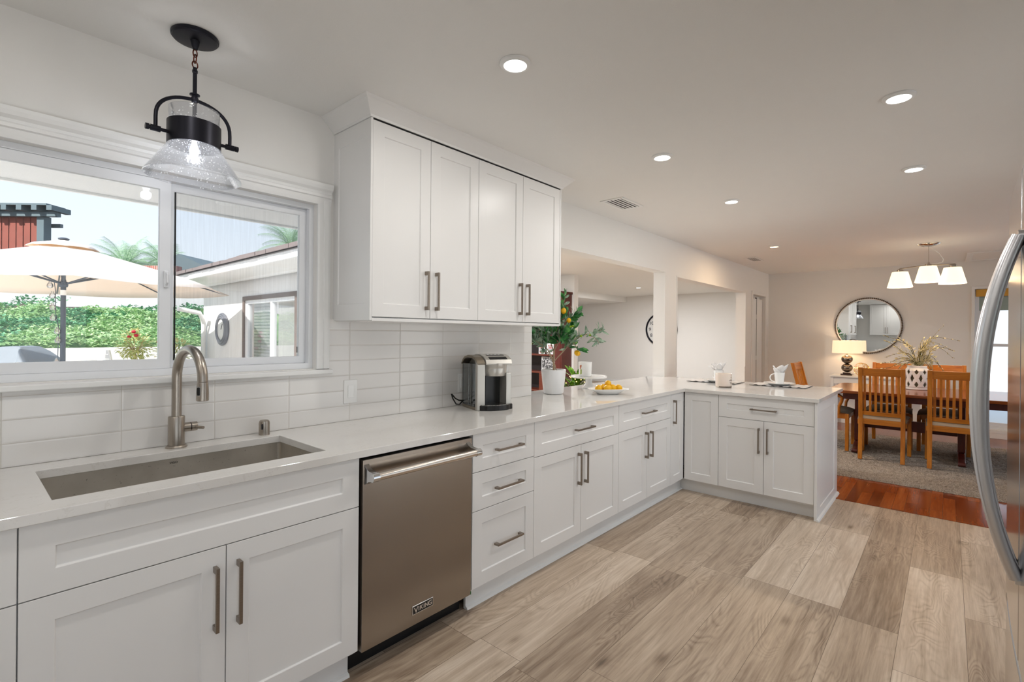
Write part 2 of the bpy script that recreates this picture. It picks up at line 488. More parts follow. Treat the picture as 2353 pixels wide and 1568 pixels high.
# living room beyond the pass-through
struct('wall_living_far', wall_x(12.6, 12.73, 0.14, 7.43, 0.0, ZC, []), 'wall')
struct('wall_living_back', wall_y(7.3, 7.43, 2.88, 12.6, 0.0, ZC, [(3.2, 7.0, 0.1, 2.3), (7.8, 12.3, 0.0, 2.3)]), 'wall')
struct('wall_living_right', bx(9.52, 12.73, 0.0, 0.13, 0.0, ZC), 'wall')
struct('wall_living_partition', bx(7.37, 7.50, 2.72, 7.3, 0.0, ZC), 'wall')
struct('trim_2', bx(7.5, 12.6, 4.55, 7.3, 2.30, ZC), 'ceiling')
MT['stucco'] = M('white_stucco', 'e9e8e6', 0.85, var=0.03, bump=0.5, bs=120, bd=0.004)
struct('wall_wing', wall_x(2.88, 3.01, 0.14, 7.3, -0.15, ZC, [(3.90, 5.56, 0.62, 1.84)]), 'stucco')

# tiles: one slab of backsplash round the window
struct('wall_tile', cells(BMN(), [-1.70, -0.11, 1.258, 2.877], [0.915, 1.168, 1.445], lambda a, b: b < 1.168 or a > 1.258 or a < -0.11,
       lambda a, b, d: (a, d, b), -0.009, -0.0005), 'tile')

# kitchen window: casing, stool, crown head, jamb liner
def casing_profile(w):      # (across, out) profile of the window casing, stepped
    return [(0, 0), (0, 0.010), (0.008, 0.014), (w * 0.45, 0.016), (w * 0.5, 0.022), (w * 0.8, 0.024), (w * 0.86, 0.017), (w, 0.017), (w, 0)]
x0, x1, z0, z1 = WIN
w_ = 0.062
c = struct('trim_3', prism(BMN(), [(x1 + a, b) for a, b in casing_profile(w_)], lambda a, b, d: (a, -b, d), z0 + 0.0, z1 + 0.02), 'trim')
struct('trim_4', prism(BMN(), [(x0 - a, b) for a, b in casing_profile(w_)], lambda a, b, d: (a, -b, d), z0 + 0.0, z1 + 0.02), 'trim')
HP = [(z1 - 0.002, 0), (z1 - 0.002, 0.012), (z1 + 0.01, 0.016), (z1 + 0.03, 0.018), (z1 + 0.034, 0.026), (z1 + 0.046, 0.026), (z1 + 0.052, 0.020), (z1 + 0.062, 0.022), (z1 + 0.072, 0.034), (z1 + 0.086, 0.040), (z1 + 0.098, 0.042), (z1 + 0.098, 0)]
struct('trim_5', prism(BMN(), HP, lambda a, b, d: (d, -b, a), x0 - w_ - 0.004, x1 + w_ + 0.004), 'trim')
struct('trim_6', bx(x0 - w_ - 0.02, x1 + w_ + 0.012, -0.034, 0.06, z0 - 0.026, z0 - 0.004), 'trim', 0.004)
wf = struct('window_1', cells(BMN(), [x0, x0 + 0.022, x1 - 0.022, x1], [z0, z0 + 0.028, z1 - 0.024, z1], lambda a, b: not (x0 + 0.022 < a < x1 - 0.022 and z0 + 0.028 < b < z1 - 0.024), lambda a, b, d: (a, d, b), 0.035, 0.105), 'vinyl', 0.0015)
def sash(name, a0, a1, b0, b1, y0, y1, w, par, pane_mat='glass', wt=None):
    wt = wt or w
    s = struct(name, cells(BMN(), [a0, a0 + w, a1 - w, a1], [b0, b0 + wt, b1 - wt, b1], lambda a, b: not (a0 + w < a < a1 - w and b0 + wt < b < b1 - wt), lambda a, b, d: (a, d, b), y0, y1), 'vinyl', 0.002, par)
    ym = (y0 + y1) / 2
    struct('pane', bx(a0 + w - 0.004, a1 - w + 0.004, ym - 0.003, ym + 0.003, b0 + wt - 0.004, b1 - wt + 0.004), pane_mat, 0, s)
    return s
s1 = sash('sash', x0 + 0.022, 0.592, z0 + 0.028, z1 - 0.024, 0.040, 0.064, 0.040, wf)
s2 = sash('sash', 0.575, x1 - 0.022, z0 + 0.028, z1 - 0.024, 0.068, 0.092, 0.034, wf)
struct('seal', bx(0.6095, 0.6155, 0.066, 0.069, z0 + 0.06, z1 - 0.06), 'black', 0, s2)
# latch on the meeting stile
lb = bx(0.566, 0.584, 0.030, 0.040, 1.555, 1.625)
lat = struct('latch', lb, 'vinyl', 0.004, wf)
struct('latch_lever', tb([(0.575, 0.030, 1.565), (0.575, 0.018, 1.575), (0.575, 0.018, 1.605), (0.575, 0.030, 1.615)], 0.004, 8), 'vinyl', 0, lat, True)
# insect screen behind the sliding pane
def screen_mat():
    g = NG('insect_screen'); v = g.coord(); x, y, z = g.sep(v)
    tr = g.node('ShaderNodeBsdfTransparent'); df = g.node('ShaderNodeBsdfDiffuse'); df.inputs[0].default_value = lin('9aa3ad')
    n = g.noise(g.scale(v, (160, 1, 5)), 1.0, 2)
    mx = g.node('ShaderNodeMixShader'); g.l.new(g.math('MULTIPLY_ADD', n, 0.10, 0.08), mx.inputs[0]); g.l.new(tr.outputs[0], mx.inputs[1]); g.l.new(df.outputs[0], mx.inputs[2])
    g.shader(mx.outputs[0]); return g.m
MT['screen'] = screen_mat()
struct('insect_screen', bx(0.62, 1.160, 0.098, 0.0985, z0 + 0.04, z1 - 0.03), 'screen', 0, wf)
struct('screen_tab', bx(1.128, 1.131, 0.064, 0.068, 1.275, 1.305), 'black', 0, s2)

# opening casings beyond the counter
def door_casing(n, a0, a1, zt, w=0.045, legs=(True, True), y=0.0, sgn=-1):
    bm = BMN()
    if legs[0]: box(bm, a0 - w, a0, y + sgn * 0.014, y, 0.0, zt + w)
    if legs[1]: box(bm, a1, a1 + w, y + sgn * 0.014, y, 0.0, zt + w)
    box(bm, a0, a1, y + sgn * 0.014, y, zt, zt + w)
    return struct(n, bm, 'wall', 0.004)
struct('trim_7', wall_y(-0.006, 0.0, 5.518, 8.10, 0.92, 2.072, [(5.53, 8.085, 0.9, 2.055)]), 'wall')
door_casing('trim_8', 8.45, 9.17, 2.055, 0.05)
# bifold closet door folded in its frame
d1 = struct('door_1', bx(8.46, 9.16, 0.085, 0.12, 0.01, 2.05), 'wall', 0.002)
struct('door_leaf', bx(8.475, 8.80, 0.035, 0.065, 0.01, 2.00), 'trim', 0.002, d1)
struct('door_gap', cells(BMN(), [8.803, 8.835], [0.05, 0.98, 1.05, 1.66, 1.74, 2.02], lambda a, b: not (0.98 < b < 1.05 or 1.66 < b < 1.74), lambda a, b, d: (a, d, b), 0.04, 0.06), 'dark', 0, d1)
struct('door_leaf', bx(8.838, 9.13, 0.035, 0.065, 0.01, 2.00), 'trim', 0.002, d1)
for n, (a0, a1) in zip(('baseboard_left',), ((8.13, 8.40),)):
    struct(n, bx(a0, a1, -0.014, 0.0, 0.0, 0.09), 'trim', 0.003)
struct('baseboard_far', bx(9.376, 9.39, -4.7, -0.01, 0.0, 0.09), 'trim', 0.003)
struct('baseboard_living', bx(12.586, 12.6, 0.2, 7.3, 0.0, 0.09), 'trim', 0.003)

# dining room window in the far wall
struct('trim_9', wall_x(9.374, 9.39, -3.62, -2.625, 0.07, 2.10, [(-3.55, -2.66, 0.12, 2.06)]), 'trim', 0.003)
w2 = struct('window_2', wall_x(9.43, 9.50, -3.55, -2.66, 0.12, 2.06, [(-3.50, -2.705, 0.17, 1.97)]), 'vinyl', 0.002)
w2s = struct('sash', wall_x(9.45, 9.48, -3.50, -2.705, 0.17, 1.97, [(-3.46, -2.725, 0.21, 1.26), (-3.46, -2.725, 1.30, 1.93)]), 'vinyl', 0.002, w2)
struct('pane', bx(9.463, 9.467, -3.48, -2.715, 0.19, 1.95), 'glass', 0, w2s)
MT['yellow_head'] = M('ochre_valance', 'd9a441', 0.6)
tag(obj('window_valance', bx(9.405, 9.425, -3.54, -2.672, 1.955, 2.055), 'yellow_head'), 'ochre valance across the top of the dining room window', 'valance')
MT['shade_teal'] = M('grey_green_blind', '9fb0aa', 0.7)
tag(obj('roller_blind', bx(9.435, 9.445, -3.49, -2.70, 1.76, 1.95), 'shade_teal', bevel=0.002), 'short grey-green blind rolled up behind the ochre valance', 'blind')

# unseen glazed doors added to let in daylight (behind the camera, beside the dining room)
def slider(name, a0, a1, zt, yy):
    d = struct(name, wall_y(yy, yy + 0.06, a0, a1, 0.0, zt, [(a0 + 0.06, (a0 + a1) / 2 - 0.03, 0.06, zt - 0.06), ((a0 + a1) / 2 + 0.03, a1 - 0.06, 0.06, zt - 0.06)]), 'vinyl', 0.002)
    struct('pane', bx(a0 + 0.05, a1 - 0.05, yy + 0.028, yy + 0.032, 0.05, zt - 0.05), 'glass', 0, d)
slider('added_door_2', -1.35, 0.85, 2.1, -3.40)
slider('added_door_3', 5.2, 9.2, 2.25, -4.80)
slider('added_door_4', 2.15, 4.85, 2.2, -3.40)
b_ = struct('added_window_4', wall_y(7.34, 7.40, 3.2, 7.0, 0.1, 2.3, [(3.26, 5.07, 0.16, 2.24), (5.13, 6.94, 0.16, 2.24)]), 'vinyl', 0.002)  # this and the next window are unseen, added for living room daylight
struct('pane', bx(3.25, 6.95, 7.368, 7.372, 0.15, 2.25), 'glass', 0, b_)
b_ = struct('added_window_5', wall_y(7.34, 7.40, 7.8, 12.3, 0.0, 2.3, [(7.86, 9.97, 0.06, 2.24), (10.03, 12.24, 0.06, 2.24)]), 'vinyl', 0.002)
struct('pane', bx(7.85, 12.25, 7.368, 7.372, 0.05, 2.25), 'glass', 0, b_)

# ================================================================== CABINETS
def shaker_bm(bm, u0, u1, w0, w1, mp, rail=0.066, stile=0.068, t=0.020, rec=0.007, lip=0.003):
    """mp(u, d, w): d = 0 at the front face, growing into the cabinet"""
    def ring(a0, a1, b0, b1, d): return [bm.verts.new(mp(a, d, b)) for a, b in ((a0, b0), (a1, b0), (a1, b1), (a0, b1))]
    o0 = ring(u0, u1, w0, w1, 0); ob = ring(u0, u1, w0, w1, t)
    i0 = ring(u0 + stile, u1 - stile, w0 + rail, w1 - rail, 0)
    i1 = ring(u0 + stile + lip, u1 - stile - lip, w0 + rail + lip, w1 - rail - lip, rec)
    for A, B in ((ob, o0), (o0, i0), (i0, i1)):
        for k in range(4): bm.faces.new((A[k], A[(k + 1) % 4], B[(k + 1) % 4], B[k]))
    bm.faces.new(i1); bm.faces.new(ob[::-1])
    return bm
def pull_bm(bm, u, w, L, mp, horiz, s=0.0105, out=0.031):
    h = L / 2
    if horiz:
        box(bm, u - h, u + h, -out, -out + s * 0.8, w - s / 2, w + s / 2, mp=mp)
        for q in (-1, 1): box(bm, u + q * (h - s * 0.9) - s * 0.9, u + q * (h - s * 0.9) + s * 0.9, -out + s * 0.8, 0.0, w - s / 2, w + s / 2, mp=mp)
    else:
        box(bm, u - s / 2, u + s / 2, -out, -out + s * 0.8, w - h, w + h, mp=mp)
        for q in (-1, 1): box(bm, u - s / 2, u + s / 2, -out + s * 0.8, 0.0, w + q * (h - s * 0.9) - s * 0.9, w + q * (h - s * 0.9) + s * 0.9, mp=mp)
    return bm
YF, GAP = -0.630, 0.0015
mp_my = lambda u, d, w: (u, YF + d, w)                 # faces -y
def carcass(par, u0, u1, w0, w1, depth, mp, top=False, mat='cabinet', d0=0.022):
    t = 0.016; bm = BMN()
    box(bm, u0, u0 + t, d0, depth, w0, w1, mp=mp); box(bm, u1 - t, u1, d0, depth, w0, w1, mp=mp)
    box(bm, u0 + t, u1 - t, d0, depth, w0, w0 + t, mp=mp); box(bm, u0 + t, u1 - t, depth - 0.006, depth, w0 + t, w1, mp=mp)
    if top: box(bm, u0 + t, u1 - t, d0, depth - 0.006, w1 - t, w1, mp=mp)
    o = obj('cabinet_box', bm, mat, par)
    # dark liner just behind the fronts closes the gaps
    obj('front_frame', box(BMN(), u0 + t, u1 - t, d0 + 0.002, d0 + 0.008, w0 + t, w1 - (t if top else 0.03), mp=mp), 'carcass', par)
    return o
def front(kind, par, u0, u1, w0, w1, mp, handle=None, L=0.2, hu=None, hw=None, rail=0.066, stile=0.068):
    p = obj(kind, shaker_bm(BMN(), u0 + GAP, u1 - GAP, w0 + GAP, w1 - GAP, mp, rail, stile), 'cabinet', par, bevel=0.0012)
    if handle:
        obj('handle', pull_bm(BMN(), hu, hw, L, mp, handle == 'h'), 'pull', p, bevel=0.0008)
    return p
def cabinet(name, label, cat, u0, u1, w0, w1, depth, mp, loc, top=False, group=None):
    t = thing(name, label, cat, loc, group)
    carcass(t, u0, u1, w0, w1, depth, mp, top)
    return t
T0, T1, DB = 0.882, 0.688, 0.115
c = cabinet('base_cabinet', 'white shaker base cabinet at the left picture edge, beside the sink cabinet', 'cabinet', -1.0, 0.111, 0.10, 0.875, 0.61, mp_my, (-0.44, -0.3, 0))
front('drawer_front', c, -1.0, -0.4, T1, T0, mp_my, 'h', 0.2, -0.7, 0.785); front('drawer_front', c, -0.4, 0.111, T1, T0, mp_my, 'h', 0.2, -0.145, 0.785)
front('door', c, -1.0, -0.4, DB, T1, mp_my, 'v', 0.2, -0.45, 0.53); front('door', c, -0.4, 0.111, DB, T1, mp_my, 'v', 0.2, 0.030, 0.53)
c = cabinet('sink_cabinet', 'wide white shaker cabinet below the sink with one long false drawer front', 'cabinet', 0.111, 1.062, 0.10, 0.875, 0.61, mp_my, (0.587, -0.3, 0))
front('drawer_front', c, 0.111, 1.062, T1, T0, mp_my)
front('door', c, 0.111, 0.586, DB, T1, mp_my, 'v', 0.203, 0.553, 0.529); front('door', c, 0.586, 1.062, DB, T1, mp_my, 'v', 0.203, 0.621, 0.529)
c = cabinet('drawer_cabinet', 'white cabinet of three stacked drawers right of the dishwasher', 'cabinet', 1.678, 2.155, 0.10, 0.875, 0.61, mp_my, (1.916, -0.3, 0))
for a, b, hz in ((0.690, T0, 0.782), (0.497, 0.690, 0.585), (DB, 0.497, 0.296)):
    front('drawer_front', c, 1.678, 2.155, a, b, mp_my, 'h', 0.203, 1.937, hz, rail=0.062 if a > 0.4 else 0.068)
c = cabinet('base_cabinet', 'white two-door base cabinet with wide drawer, right of the three-drawer cabinet', 'cabinet', 2.155, 3.099, 0.10, 0.875, 0.61, mp_my, (2.627, -0.3, 0))
front('drawer_front', c, 2.155, 3.099, 0.680, T0, mp_my, 'h', 0.203, 2.653, 0.781)
front('door', c, 2.155, 2.627, DB, 0.680, mp_my, 'v', 0.2, 2.593, 0.533); front('door', c, 2.627, 3.099, DB, 0.680, mp_my, 'v', 0.2, 2.668, 0.531)
c = cabinet('base_cabinet', 'white two-door base cabinet with drawer beside the narrow corner door', 'cabinet', 3.099, 3.966, 0.10, 0.875, 0.61, mp_my, (3.53, -0.3, 0))
front('drawer_front', c, 3.099, 3.966, 0.684, T0, mp_my, 'h', 0.21, 3.55, 0.783)
front('door', c, 3.099, 3.5325, DB, 0.684, mp_my, 'v', 0.2, 3.505, 0.532); front('door', c, 3.5325, 3.966, DB, 0.684, mp_my, 'v', 0.2, 3.585, 0.530)
c = cabinet('corner_cabinet', 'narrow white cabinet door in the inner corner, with a tall pull near its top', 'cabinet', 3.966, 4.233, 0.10, 0.875, 0.61, mp_my, (4.1, -0.3, 0))
front('door', c, 3.966, 4.233, DB, T0, mp_my, 'v', 0.2, 4.018, 0.728)
# peninsula (faces -x); u runs towards -y
XF = 4.235
mp_mx = lambda u, d, w: (XF + d, -u, w)
c = cabinet('corner_cabinet', 'plain white shaker door without handle at the start of the peninsula', 'cabinet', 0.652, 0.930, 0.10, 0.875, 0.86, mp_mx, (4.66, -0.79, 0))
front('door', c, 0.636, 0.930, DB, T0, mp_mx, stile=0.062)
c = cabinet('base_cabinet', 'white two-door peninsula cabinet with a wide drawer below the place settings', 'cabinet', 0.930, 1.634, 0.10, 0.875, 0.86, mp_mx, (4.66, -1.28, 0))
front('drawer_front', c, 0.930, 1.634, 0.700, T0, mp_mx, 'h', 0.195, 1.281, 0.788)
front('door', c, 0.930, 1.283, DB, 0.700, mp_mx, 'v', 0.2, 1.249, 0.542); front('door', c, 1.283, 1.634, DB, 0.700, mp_mx, 'v', 0.2, 1.313, 0.545)
# end panel of the peninsula, shaker, faces -y
t = thing('end_panel', 'white panelled end of the peninsula facing the dining room gap', 'panel', (4.68, -1.645, 0))
obj('panel', shaker_bm(BMN(), 4.225, 5.105, 0.0, 0.882, lambda u, d, w: (u, -1.655 + d, w), 0.075, 0.13, 0.019, 0.006), 'cabinet', t, bevel=0.0012)
obj('quarter_round', prism(BMN(), [(0, 0), (0.018, 0), (0.013, 0.012), (0, 0.018)], lambda a, b, d: (d, -1.655 - a, b), 4.218, 5.12), 'trim', t)
tag(obj('back_panel', bx(5.105, 5.125, -1.634, -0.02, 0.0, 0.882), 'cabinet', bevel=0.001), 'white panel closing the dining side of the peninsula', 'panel')
# toe kicks
def kick(pts, label):
    bm = BMN()
    for (a0, a1, b0, b1) in pts: box(bm, a0, a1, b0, b1, 0.0, 0.099)
    return tag(obj('toe_kick', bm, 'trim', bevel=0.001), label, 'toe kick')
kick([(-1.0, 1.050, -0.575, -0.560)], 'white toe kick board below the sink cabinet')
kick([(1.690, 4.31, -0.575, -0.560), (4.31, 4.325, -1.634, -0.56)], 'white L-shaped toe kick board running from the dishwasher round to the peninsula')
def qround(path_y, a0, a1): return prism(BMN(), [(0, 0), (0.016, 0), (0.012, 0.010), (0, 0.016)], lambda a, b, d: (d, path_y - a, b), a0, a1)
tag(obj('floor_moulding', qround(-0.575, 1.690, 4.31), 'trim'), 'thin white moulding on the floor along the right toe kick', 'moulding')
tag(obj('floor_moulding', qround(-0.575, 0.2, 1.050), 'trim'), 'thin white moulding on the floor below the sink cabinet', 'moulding')

# upper cabinets
UB, UT, YU = 1.453, 2.385, -0.337
mp_up = lambda u, d, w: (u, YU + d, w)
def upper(label, u0, um, u1, h1, h2, loc, sidepanel=False):
    c = thing('wall_cabinet', label, 'cabinet', loc)
    bm = BMN(); box(bm, u0 + (0.0015 if not sidepanel else 0.012), u1 - 0.0, YU + 0.022, -0.002, UB - 0.004, UT); obj('cabinet_box', bm, 'cabinet', c)
    front('door', c, u0 + (0.012 if sidepanel else 0), um, UB, UT, mp_up, 'v', 0.2, h1, 1.597, rail=0.063, stile=0.062)
    front('door', c, um, u1 - (0 if sidepanel else 0.008), UB, UT, mp_up, 'v', 0.2, h2, 1.597, rail=0.063, stile=0.062)
    return c
cu = upper('left pair of doors of the white wall cabinets, beside the window', 1.283, 1.641, 1.989, 1.611, 1.678, (1.636, -0.17, 1.45), True)
obj('side_panel', shaker_bm(BMN(), 0.0, 0.339, 1.437, 2.390, lambda u, d, w: (1.283 + d, -u, w), 0.08, 0.045, 0.012, 0.005), 'cabinet', cu, bevel=0.001)
cu = upper('right pair of doors of the white wall cabinets, at the end of the tile wall', 1.989, 2.382, 2.785, 2.350, 2.422, (2.387, -0.17, 1.45))
obj('side_panel', bx(2.7765, 2.790, -0.339, -0.002, 1.437, 2.390), 'cabinet', cu, bevel=0.001)
tag(obj('light_rail', bx(1.2955, 2.7762, -0.339, -0.002, 1.433, 1.4485), 'cabinet', bevel=0.0015), 'thin white rail under the wall cabinets', 'rail')
# crown: swept with mitred corners
def crown(name, label, cx0, cx1, yf, zb, zt):
    prof = [(0.0, 0.0), (0.006, 0.0), (0.010, 0.010), (0.058, 0.058), (0.064, 0.062), (0.072, zt - zb), (0.0, zt - zb)]
    bm = BMN(); rings = []
    for (px, py, dx, dy) in ((cx0, -0.001, -1, 0), (cx0, yf, -1, -1), (cx1, yf, 1, -1), (cx1, -0.001, 1, 0)):
        rings.append([bm.verts.new((px + dx * o, py + dy * o, zb + h)) for o, h in prof])
    n = len(prof)
    for a, b in zip(rings, rings[1:]):
        for k in range(n): bm.faces.new((a[k], a[(k + 1) % n], b[(k + 1) % n], b[k]))
    bm.faces.new(rings[0]); bm.faces.new(rings[-1][::-1])
    return tag(obj(name, bm, 'cabinet'), label, 'moulding')
crown('crown_moulding', 'flared white crown moulding joining the wall cabinets to the ceiling', 1.283, 2.790, -0.339, 2.3905, ZC - 0.0005)
# cupboards behind the camera, seen in the mirror
mp_px = lambda u, d, w: (-1.35 - d, u, w)
for (a, b, c_, lab) in ((-2.6, -1.95, -1.3, 'white wall cabinet on the back wall, far from the window'), (-1.3, -0.85, -0.4, 'white wall cabinet on the back wall, next to the window wall')):
    k = thing('wall_cabinet', lab + ', seen in the mirror', 'cabinet', (-1.5, b, 1.45))
    obj('cabinet_box', bx(-1.698, -1.372, a + 0.001, c_ - 0.001, 1.45, ZC - 0.002), 'cabinet', k)
    front('door', k, a, b, 1.45, 2.44, mp_px, 'v', 0.2, b - 0.03, 1.6); front('door', k, b, c_, 1.45, 2.44, mp_px, 'v', 0.2, b + 0.03, 1.6)
    k = thing('base_cabinet', lab.replace('wall cabinet', 'base cabinet'), 'cabinet', (-1.4, b, 0))
    obj('cabinet_box', bx(-1.698, -1.072, a + 0.001, c_ - 0.001, 0.0, 0.88), 'cabinet', k)
    mp2 = lambda u, d, w: (-1.05 - d, u, w)
    front('door', k, a, b, 0.115, 0.88, mp2, 'v', 0.2, b - 0.03, 0.7); front('door', k, b, c_, 0.115, 0.88, mp2, 'v', 0.2, b + 0.03, 0.7)
tag(obj('countertop', bx(-1.698, -1.03, -2.6, -0.66, 0.8815, 0.914), 'quartz', bevel=0.002), 'white quartz worktop on the cabinets behind the camera', 'countertop')

# ================================================================== COUNTER, SINK, FAUCET
SX0, SX1, SY0, SY1 = 0.182, 0.966, -0.545, -0.128
def ctr_keep(a, b):
    if SX0 < a < SX1 and SY0 < b < SY1: return False
    if b < -0.648: return a > 4.208 and b > -1.668
    if b > -0.0005: return 2.88 < a < 5.209
    return a < 5.295
bm = cells(BMN(), sorted([-1.0, SX0, SX1, 2.88, 4.208, 5.209, 5.295]), sorted([-1.668, -0.648, SY0, SY1, -0.0005, 0.165]), ctr_keep, lambda a, b, d: (a, b, d), 0.884, 0.914)
tag(obj('countertop', bm, 'quartz', bevel=0.0025, seg=3), 'white quartz worktop with the sink cut-out, turning into the peninsula', 'countertop')
g = NG('speckled_sink_steel'); v = g.coord()
sp_ = g.math('GREATER_THAN', g.noise(v, 90, 3, 0.7), 0.66)
cc = g.mix(g.math('MULTIPLY', sp_, 0.5), g.ramp(g.noise(v, 7, 4), [(0.3, 'b9b3a9'), (0.7, 'cfc9bf')]), lin('77716a'))
g.bsdf(cc, g.math('MULTIPLY_ADD', g.noise(g.scale(v, (3, 200, 200)), 1, 2), 0.1, 0.36), 0.85); MT['steel_sink'] = g.m
t = thing('sink', 'undermount stainless steel sink set in the white worktop', 'sink', (0.574, -0.336, 0.884))
bm = BMN()
def rrect(a0, a1, b0, b1, z, r=0.014, n=5):
    out = []
    for cx_, cy_, s in ((a1 - r, b1 - r, 0), (a0 + r, b1 - r, 1), (a0 + r, b0 + r, 2), (a1 - r, b0 + r, 3)):
        for k in range(n + 1):
            a = PI / 2 * (s + k / n); out.append(bm.verts.new((cx_ + r * math.cos(a), cy_ + r * math.sin(a), z)))
    return out
e = 0.003
R0 = rrect(SX0 - 0.02, SX1 + 0.02, SY0 - 0.02, SY1 + 0.012, 0.8835); R1 = rrect(SX0 - e, SX1 + e, SY0 - e, SY1 + e, 0.8835)
R2 = rrect(SX0 - e, SX1 + e, SY0 - e, SY1 + e, 0.665); R3 = rrect(SX0 + 0.012, SX1 - 0.012, SY0 + 0.012, SY1 - 0.012, 0.650)
for A, B_ in ((R0, R1), (R1, R2), (R2, R3)):
    for k in range(len(A)): bm.faces.new((A[k], A[(k + 1) % len(A)], B_[(k + 1) % len(A)], B_[k]))
bm.faces.new(R3)
o = obj('basin', bm, 'steel_sink', t, smooth=True, angle=50)
so = o.modifiers.new('wall', 'SOLIDIFY'); so.thickness = 0.0015; so.offset = 0
obj('drain', lt([(0, 0.0015), (0.03, 0.0015), (0.044, 0.004), (0.052, 0.0035), (0.054, 0.0015)], (0.574, -0.25, 0.650)), 'chrome', t, smooth=True)
text_mesh('maker_mark', 'VIGO', 0.011, 'black', t, Matrix.Translation((0.566, SY1 + 0.0015, 0.868)) @ Matrix.Rotation(PI / 2, 4, 'X'), 0.0003)

fx, fy = 0.590, -0.064
t = thing('faucet', 'brushed nickel pull-down faucet behind the sink', 'faucet', (fx, fy, 0.914))
obj('base', lt([(0, 0), (0.037, 0), (0.037, 0.004), (0.033, 0.009), (0.0285, 0.010), (0.0285, 0.121), (0.027, 0.124), (0, 0.124)], (fx, fy, 0.914)), 'nickel', t, smooth=True)
ang = math.radians(-84)
dx, dy = math.cos(ang), math.sin(ang)
RAD, zc = 0.114, 1.193
pts = [(fx, fy, 1.035), (fx, fy, 1.10), (fx, fy, zc)] + [(fx + dx * (RAD - RAD * math.cos(a)), fy + dy * (RAD - RAD * math.cos(a)), zc + RAD * math.sin(a)) for a in [PI * k / 24 for k in range(1, 24)]]
ex, ey = fx + dx * 2 * RAD, fy + dy * 2 * RAD
pts += [(ex, ey, zc), (ex + dx * 0.001, ey + dy * 0.001, zc - 0.006)]
obj('spout', tb(pts, 0.0172, 24), 'nickel', t, smooth=True)
sh = obj('spray_head', lt([(0, 0), (0.018, 0), (0.0205, 0.002), (0.0205, 0.03), (0.0185, 0.066), (0.0178, 0.070), (0, 0.070)], (ex, ey, 1.118)), 'nickel', t, smooth=True)
obj('joint_ring', lt([(0.0176, 0), (0.0176, 0.0012)], (ex, ey, 1.1865), cap=True), 'black', sh)
bd = (_rt * -0.10 + _fwd * -1.0).normalized()
pc = Vector((ex, ey, 1.155)) + bd * 0.0195
q = bd.to_track_quat('Z', 'Y').to_matrix().to_4x4()
bm = BMN(); u_ = Vector((0, 0, 1)).cross(bd).normalized()
def pad(bm, w, h, t0, t1):
    P = []
    for k in range(24):
        a = 2 * PI * k / 24; ca, sa = math.cos(a), math.sin(a)
        P.append((math.copysign(abs(ca) ** 0.4, ca) * w, math.copysign(abs(sa) ** 0.4, sa) * h))
    return prism(bm, P, lambda a, b, d: tuple(pc + u_ * a + Vector((0, 0, 1)) * b + bd * d), t0, t1)
obj('button_bezel', pad(BMN(), 0.0078, 0.0175, -0.004, 0.0012), 'chrome', sh)
obj('button', pad(BMN(), 0.0058, 0.0150, 0.0, 0.0024), 'black', sh)
hb = obj('handle_hub', tb([(fx + 0.02, fy, 0.990), (fx + 0.046, fy, 0.990)], 0.0185, 24), 'nickel', t, smooth=True)
obj('hub_ring', tb([(fx + 0.046, fy, 0.990), (fx + 0.049, fy, 0.990)], 0.0165, 24), 'black', t)
lv = obj('lever', tb([(fx + 0.049, fy, 0.990), (fx + 0.070, fy, 0.990)], 0.0185, 24), 'nickel', t, smooth=True)
obj('lever_rod', tb([(fx + 0.060, fy - 0.012, 0.988), (fx + 0.082, fy - 0.045, 0.987)], [0.0065, 0.0055], 14), 'nickel', lv, smooth=True)
t = thing('air_gap', 'small brushed nickel air gap cap on the worktop right of the faucet', 'air gap', (0.926, -0.062, 0.914))
obj('cap', lt([(0, 0), (0.0225, 0), (0.0225, 0.052), (0.0205, 0.062), (0.016, 0.066), (0, 0.066)], (0.926, -0.062, 0.914)), 'nickel', t, smooth=True)
obj('slot', bx(0.9065, 0.912, -0.085, -0.076, 0.942, 0.966), 'black', t)

# ================================================================== DISHWASHER
t = thing('dishwasher', 'stainless steel dishwasher with a bar handle set between white cabinets', 'dishwasher', (1.37, -0.3, 0))
obj('body', bx(1.078, 1.666, -0.605, -0.03, 0.10, 0.868), 'black', t)
obj('toe_plate', bx(1.068, 1.675, -0.545, -0.53, 0.0, 0.098), 'black', t)
dr = obj('door', bx(1.0735, 1.667, -0.637, -0.6055, 0.104, 0.870), 'steel_door', t, bevel=0.002)
hb = obj('handle', tb([(1.10, -0.700, 0.812), (1.632, -0.700, 0.812)], 0.0155, 28), 'steel_bar', dr, smooth=True)
for s, a in ((-1, 1.090), (1, 1.642)):
    bm = BMN()
    tube(bm, [(a - 0.018 if s < 0 else a - 0.012, -0.700, 0.812), (a + 0.012 if s < 0 else a + 0.018, -0.700, 0.812)], 0.0175, 28)
    prism(bm, [(0.637, 0.040), (0.637, -0.040), (0.648, -0.036), (0.668, -0.024), (0.700, -0.0172), (0.706, -0.014), (0.706, 0.014), (0.700, 0.0172), (0.668, 0.020), (0.648, 0.030)],
          lambda p, q_, d: (d, -p, 0.812 + q_), a - 0.012, a + 0.010)
    obj('handle_bracket', bm, 'chrome', dr, bevel=0.0008, smooth=True)
bg_ = obj('badge', bx(1.317, 1.432, -0.6395, -0.637, 0.150, 0.188), 'chrome', dr, bevel=0.0008)
obj('badge_plate', bx(1.3205, 1.4285, -0.6402, -0.6392, 0.1535, 0.1845), 'black', bg_)
MT['letter'] = M('letter_silver', 'd8cec4', 0.4, 0.6, var=0.0)
lx = 1.326
